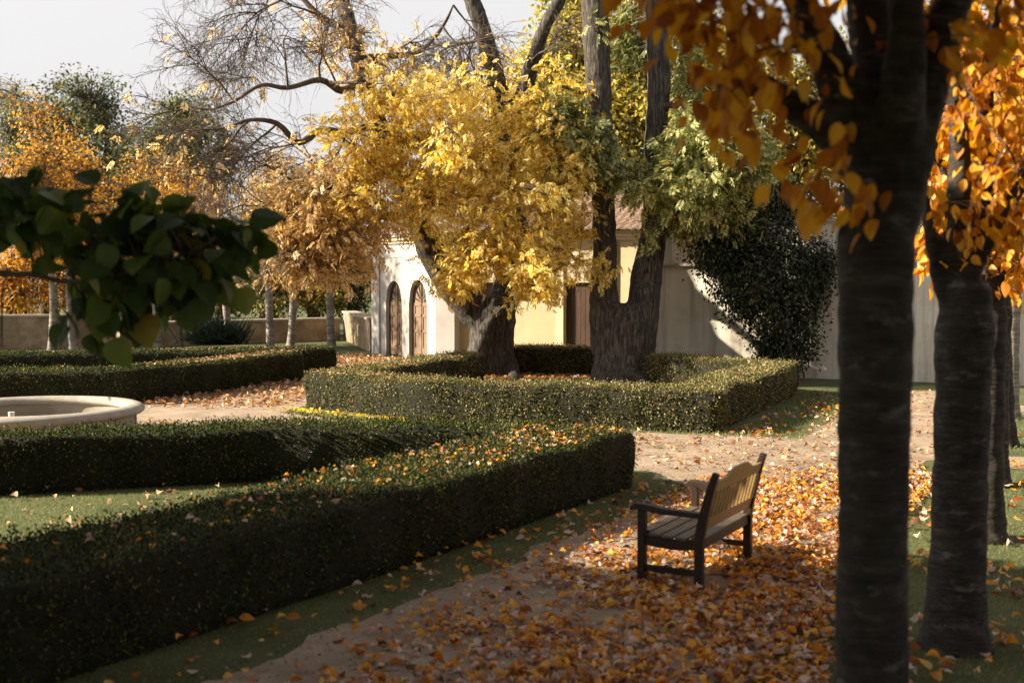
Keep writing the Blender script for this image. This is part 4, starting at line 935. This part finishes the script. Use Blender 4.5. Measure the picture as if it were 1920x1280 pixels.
# nearest tree
B = Vector((1.47, 4.92, 0)); DT = 4.92
limbs = [([P(1640, 360, DT), P(1560, 250, DT + .05), P(1480, 195, DT + .1), P(1410, 150, DT + .1), P(1380, 90, DT + .1)], .09),
         ([P(1650, 330, DT), P(1600, 220, DT - .05), P(1550, 100, DT - .1), P(1500, 0, DT - .1), P(1450, -120, DT - .1)], .11),
         ([P(1665, 300, DT), P(1650, 180, DT), P(1635, 60, DT + .05), P(1610, -60, DT + .1), P(1590, -180, DT + .1)], .125),
         ([P(1690, 330, DT), P(1715, 220, DT), P(1750, 110, DT), P(1790, -10, DT), P(1840, -150, DT)], .12),
         ([P(1680, 300, DT), P(1690, 180, DT - .2), P(1700, 40, DT - .3), P(1690, -150, DT - .4)], .11),
         ([P(1690, 310, DT), P(1735, 200, DT + .3), P(1790, 60, DT + .6), P(1840, -100, DT + .9)], .07)]
C1 = [(1370, 40, 4.4, 130, 70, .5, .85), (1410, 180, 4.5, 100, 75, .5, .45), (1540, 340, 4.6, 80, 80, .4, .32), (1500, 60, 4.6, 120, 80, .5, .35), (1860, 70, 4.8, 70, 110, .5, .35), (1600, -250, DT, 420, 190, 1.1, .55), (1270, -60, 4.4, 110, 60, .4, .7), (1700, 60, 5.0, 120, 80, .3, .2)]
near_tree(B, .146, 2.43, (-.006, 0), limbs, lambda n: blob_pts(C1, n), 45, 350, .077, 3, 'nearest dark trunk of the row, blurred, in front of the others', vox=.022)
# second tree
B = G(1790, 1212); D_ = B.y
limbs = [([P(1785, 520, D_), P(1795, 400, D_), P(1800, 280, D_), P(1790, 150, D_), P(1775, 0, D_), P(1760, -120, D_)], .085),
         ([P(1815, 530, D_), P(1850, 460, D_), P(1890, 390, D_), P(1930, 320, D_), P(1970, 230, D_)], .06),
         ([P(1805, 530, D_), P(1835, 420, D_ + .1), P(1850, 300, D_ + .1), P(1850, 150, D_ + .1), P(1870, 0, D_ + .1), P(1890, -120, D_ + .1)], .07),
         ([P(1765, 540, D_), P(1745, 440, D_), P(1720, 300, D_ + .2), P(1690, 150, D_ + .3)], .05)]
C2 = [(1810, 420, D_, 70, 60, .5, .6), (1880, 330, D_, 70, 130, .6, .9), (1840, 180, D_, 110, 110, .8, .7), (1900, 420, D_, 50, 50, .4, .8), (1800, -40, D_, 250, 120, 1.0, .8), (1770, 380, D_ - .1, 30, 40, .3, .5)]
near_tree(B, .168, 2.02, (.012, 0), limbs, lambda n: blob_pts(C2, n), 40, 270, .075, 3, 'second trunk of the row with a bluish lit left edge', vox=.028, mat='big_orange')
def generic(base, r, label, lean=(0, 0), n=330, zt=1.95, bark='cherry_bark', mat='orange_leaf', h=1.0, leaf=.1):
    b = np.array(tuple(base)); limbs = []
    for i in range(5):
        a = i * 1.257 + rng.random(); e = .25 + .2 * rng.random()
        limbs.append(([b + np.array([math.cos(a) * e * k * .5, math.sin(a) * e * k * .5, zt + .15 + k * .5]) for k in range(1, 6)], .05))
    cr = lambda m_: np.concatenate([ell_pts(b + np.array([0, 0, 3.6 * h]), (1.25, 1.25, 1.3), m_ * 2 // 3), ell_pts(b + np.array([0, 0, 2.7]), (.9, .9, .6), m_ - m_ * 2 // 3)])
    near_tree(base, r, zt, lean, limbs, cr, 30, n, leaf, 3, label, bark, .035, mat=mat, twr=.007, spread=.1)
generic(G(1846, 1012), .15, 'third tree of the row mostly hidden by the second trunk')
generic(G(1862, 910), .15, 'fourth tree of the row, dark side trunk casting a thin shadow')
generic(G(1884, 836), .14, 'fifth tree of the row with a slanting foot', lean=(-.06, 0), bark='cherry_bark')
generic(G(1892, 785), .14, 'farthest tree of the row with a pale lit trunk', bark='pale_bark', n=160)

# ---- green leafy tree at the left whose branch hangs into view, and its neighbours
def catalpa(base, label, h=5.2, r=2.5, n=1300, rz=1.75):
    t = Tree('catalpa_tree', base, label, group='broad leaved trees on the left of the path'); b = np.array(tuple(base))
    t.limb([b, b + [0, 0, .15], b + [0, 0, 1.2], b + [.05, 0, 2.4], b + [.05, 0, 3.2]], [.26, .19, .16, .16, .1], 14)
    for i in range(7):
        a = i * .9; t.limb([b + [0, 0, 2.4], b + [math.cos(a) * .6, math.sin(a) * .6, 3.3], b + [math.cos(a) * r * .7, math.sin(a) * r * .7, h]], [.1, .07, .03], 8)
    c = b + [0, 0, h]; f_ = lambda m_: ell_pts(c, (r, r, rz), m_, .5)
    t.branch_to(f_(50), .03, .008); t.twigs(f_(n), .006, .003, maxlen=.8)
    return t
c1 = catalpa(Vector((-6.1, 6.5, 0)), 'broad leaved tree whose green branch hangs into the left of the view')
c1.leaves(T_HEART, .2, 'catalpa_leaf', per=3, spread=.14, droop=.5)
c1.sk = c1.sk[-1:]; c1.skr = [.03]; c1.tips, c1.tipd = [], []
DB = 6.0
c1.limb([Vector((-5.6, 5.7, 2.6)), Vector((-4.2, 5.9, 2.55)), P(-60, 505, DB), P(60, 515, DB), P(120, 528, DB), P(190, 520, DB - .05), P(280, 500, DB - .1), P(360, 470, DB - .1), P(420, 440, DB - .1)], [.03, .022, .016, .014, .012, .011, .009, .007, .005], 8, thin=True)
c1.limb([P(-60, 505, DB), P(-20, 440, DB), P(20, 380, DB + .1), P(60, 340, DB + .1)], [.02, .015, .012, .006], 6, thin=True)
BC = [(30, 380, DB, 70, 60, .3), (110, 440, DB, 70, 50, .35), (200, 430, DB, 90, 45, .35), (290, 420, DB, 80, 45, .35), (330, 490, DB, 90, 50, .35), (200, 490, DB, 90, 40, .35), (250, 540, DB, 90, 45, .3), (400, 450, DB, 50, 35, .25, .7), (150, 570, DB, 50, 40, .25, .5), (205, 600, DB, 25, 35, .2, .5), (420, 430, DB, 60, 30, .25, .9), (300, 400, DB, 80, 25, .3, .9), (360, 540, DB, 50, 35, .2, .6), (210, 610, DB, 25, 35, .2, .4)]
c1.twigs(blob_pts(BC, 210), .005, .003, maxlen=.35, leafalong=1)
ex = [P(470, 450, DB - .1), P(455, 490, DB), P(438, 545, DB), P(445, 440, DB), P(60, 320, DB), P(260, 405, DB - .1), P(175, 385, DB), P(415, 470, DB)]
c1.twigs([tuple(p) for p in ex], .004, .003, maxlen=.3, leafalong=1)
M['catalpa_near'] = leaf_mat('catalpa_near', [(0, (.025, .045, .012)), (.5, (.06, .1, .022)), (.85, (.13, .18, .035)), (1, (.28, .24, .04))], trans=.35, nscale=3, clump=.2)  # brighter copy of the leaf colour, standing in for sunlight on the branch
c1.leaves(T_HEART, .128, 'catalpa_near', per=2, spread=.05, droop=.55, sub='hanging_leaves', upj=.6)
for (x0, y0, x1, y1) in ((180, 640, 207, 752), (340, 595, 343, 655), (8, 505, 3, 650), (30, 330, 25, 420)):
    pm = MB(); pm.tube([P(x0, y0, DB), P((x0 + x1) / 2 - 2, (y0 + y1) / 2, DB), P(x1, y1, DB)], [.005, .006, .004], 5); pm.build('seed_pod', M['dark_bark'], c1.root)
c1.finish('dark_bark')
for x, y, lb in ((-11.2, 6.3, 'second broad leaved tree standing left outside the view'), (-16.4, 6.1, 'third broad leaved tree standing far left outside the view'), (-6.0, 3.0, 'broad leaved tree standing beside the photographer'), (-11.5, 2.4, 'broad leaved tree standing behind and left of the photographer'),
                 (-1.5, -4.5, 'added broad leaved tree right behind the photographer blocking sky light'), (4.8, -3.5, 'added broad leaved tree behind and right of the photographer blocking sky light'), (-7.5, -4.5, 'added broad leaved tree farthest behind on the left blocking sky light'), (10.5, -2.5, 'added broad leaved tree farthest behind on the right blocking sky light')):  # trees behind the camera, added to block sky light on the foreground
    cc = catalpa(Vector((x, y, 0)), lb, n=1300, h=6.0, rz=2.3); cc.leaves(T_HEART, .24, 'catalpa_leaf', per=3, spread=.16, droop=.5); cc.finish('dark_bark')

generic(Vector((5.0, 3.2, 0)), .17, 'added tree right of the view beside the nearest trunk blocking sky light', h=1.05, n=420)  # unseen trees added beside and behind the camera to cut sky fill
generic(Vector((.3, 2.0, 0)) + Vector((1.6, -1.2, 0)), .17, 'added row tree just behind the photographer blocking sky light', h=1.05, n=420)
generic(Vector((6.8, 6.8, 0)), .17, 'added tree right of the view beside the second trunk blocking sky light', h=1.05, n=420)

for x, y, lb in ((-17.5, 34.6, 'orange tree added left of the view to dapple the pavilion'), (-22.5, 36.3, 'taller orange tree added left of the view to dapple the pavilion')):  # out of view, added to dapple and dim the white pavilion face
    bg_tree('park_tree', Vector((x, y, 0)), lb, [(0, .2), (3, .15), (5, .12), (9, .05)], [(0, 0, 7.5, 2.0, 2.0, 1.8), (0, .5, 9.5, 1.6, 1.6, 1.6), (0, -.3, 5.6, 1.5, 1.6, 1.0)], 'far_orange', 750, .17, 'trees added left of the pavilion for dappled shade')

tt = Tree('added_shade_tree', Vector((-3.4, -2.6, 0)), 'added unseen tree whose high crown shades the photographer and the near path'); b = np.array([-3.4, -2.6, 0])  # unseen tree added overhead to darken the foreground by hiding sky
tt.limb([b, b + [0, 0, .3], b + [.1, .1, 3], b + [.4, .4, 5.5], b + [1.2, 1.4, 7]], [.5, .36, .3, .26, .16], 14)
for i in range(8):
    a = i * .785; tt.limb([b + [.3, .3, 5.0], b + [.3 + 2 * math.cos(a) + .8, .3 + 2 * math.sin(a) + 1, 6.6], b + [3.2 + 4.5 * math.cos(a), 4.0 + 4 * math.sin(a), 8]], [.16, .1, .04], 8)
f_ = lambda m_: ell_pts(b + [3.6, 4.2, 8.3], (6.6, 5.6, 1.9), m_, .5)
tt.branch_to(f_(60), .04, .01); tt.twigs(f_(2100), .007, .003, maxlen=.8)
tt.leaves(T_HEART, .24, 'catalpa_leaf', per=3, spread=.2, droop=.5); tt.finish('dark_bark')
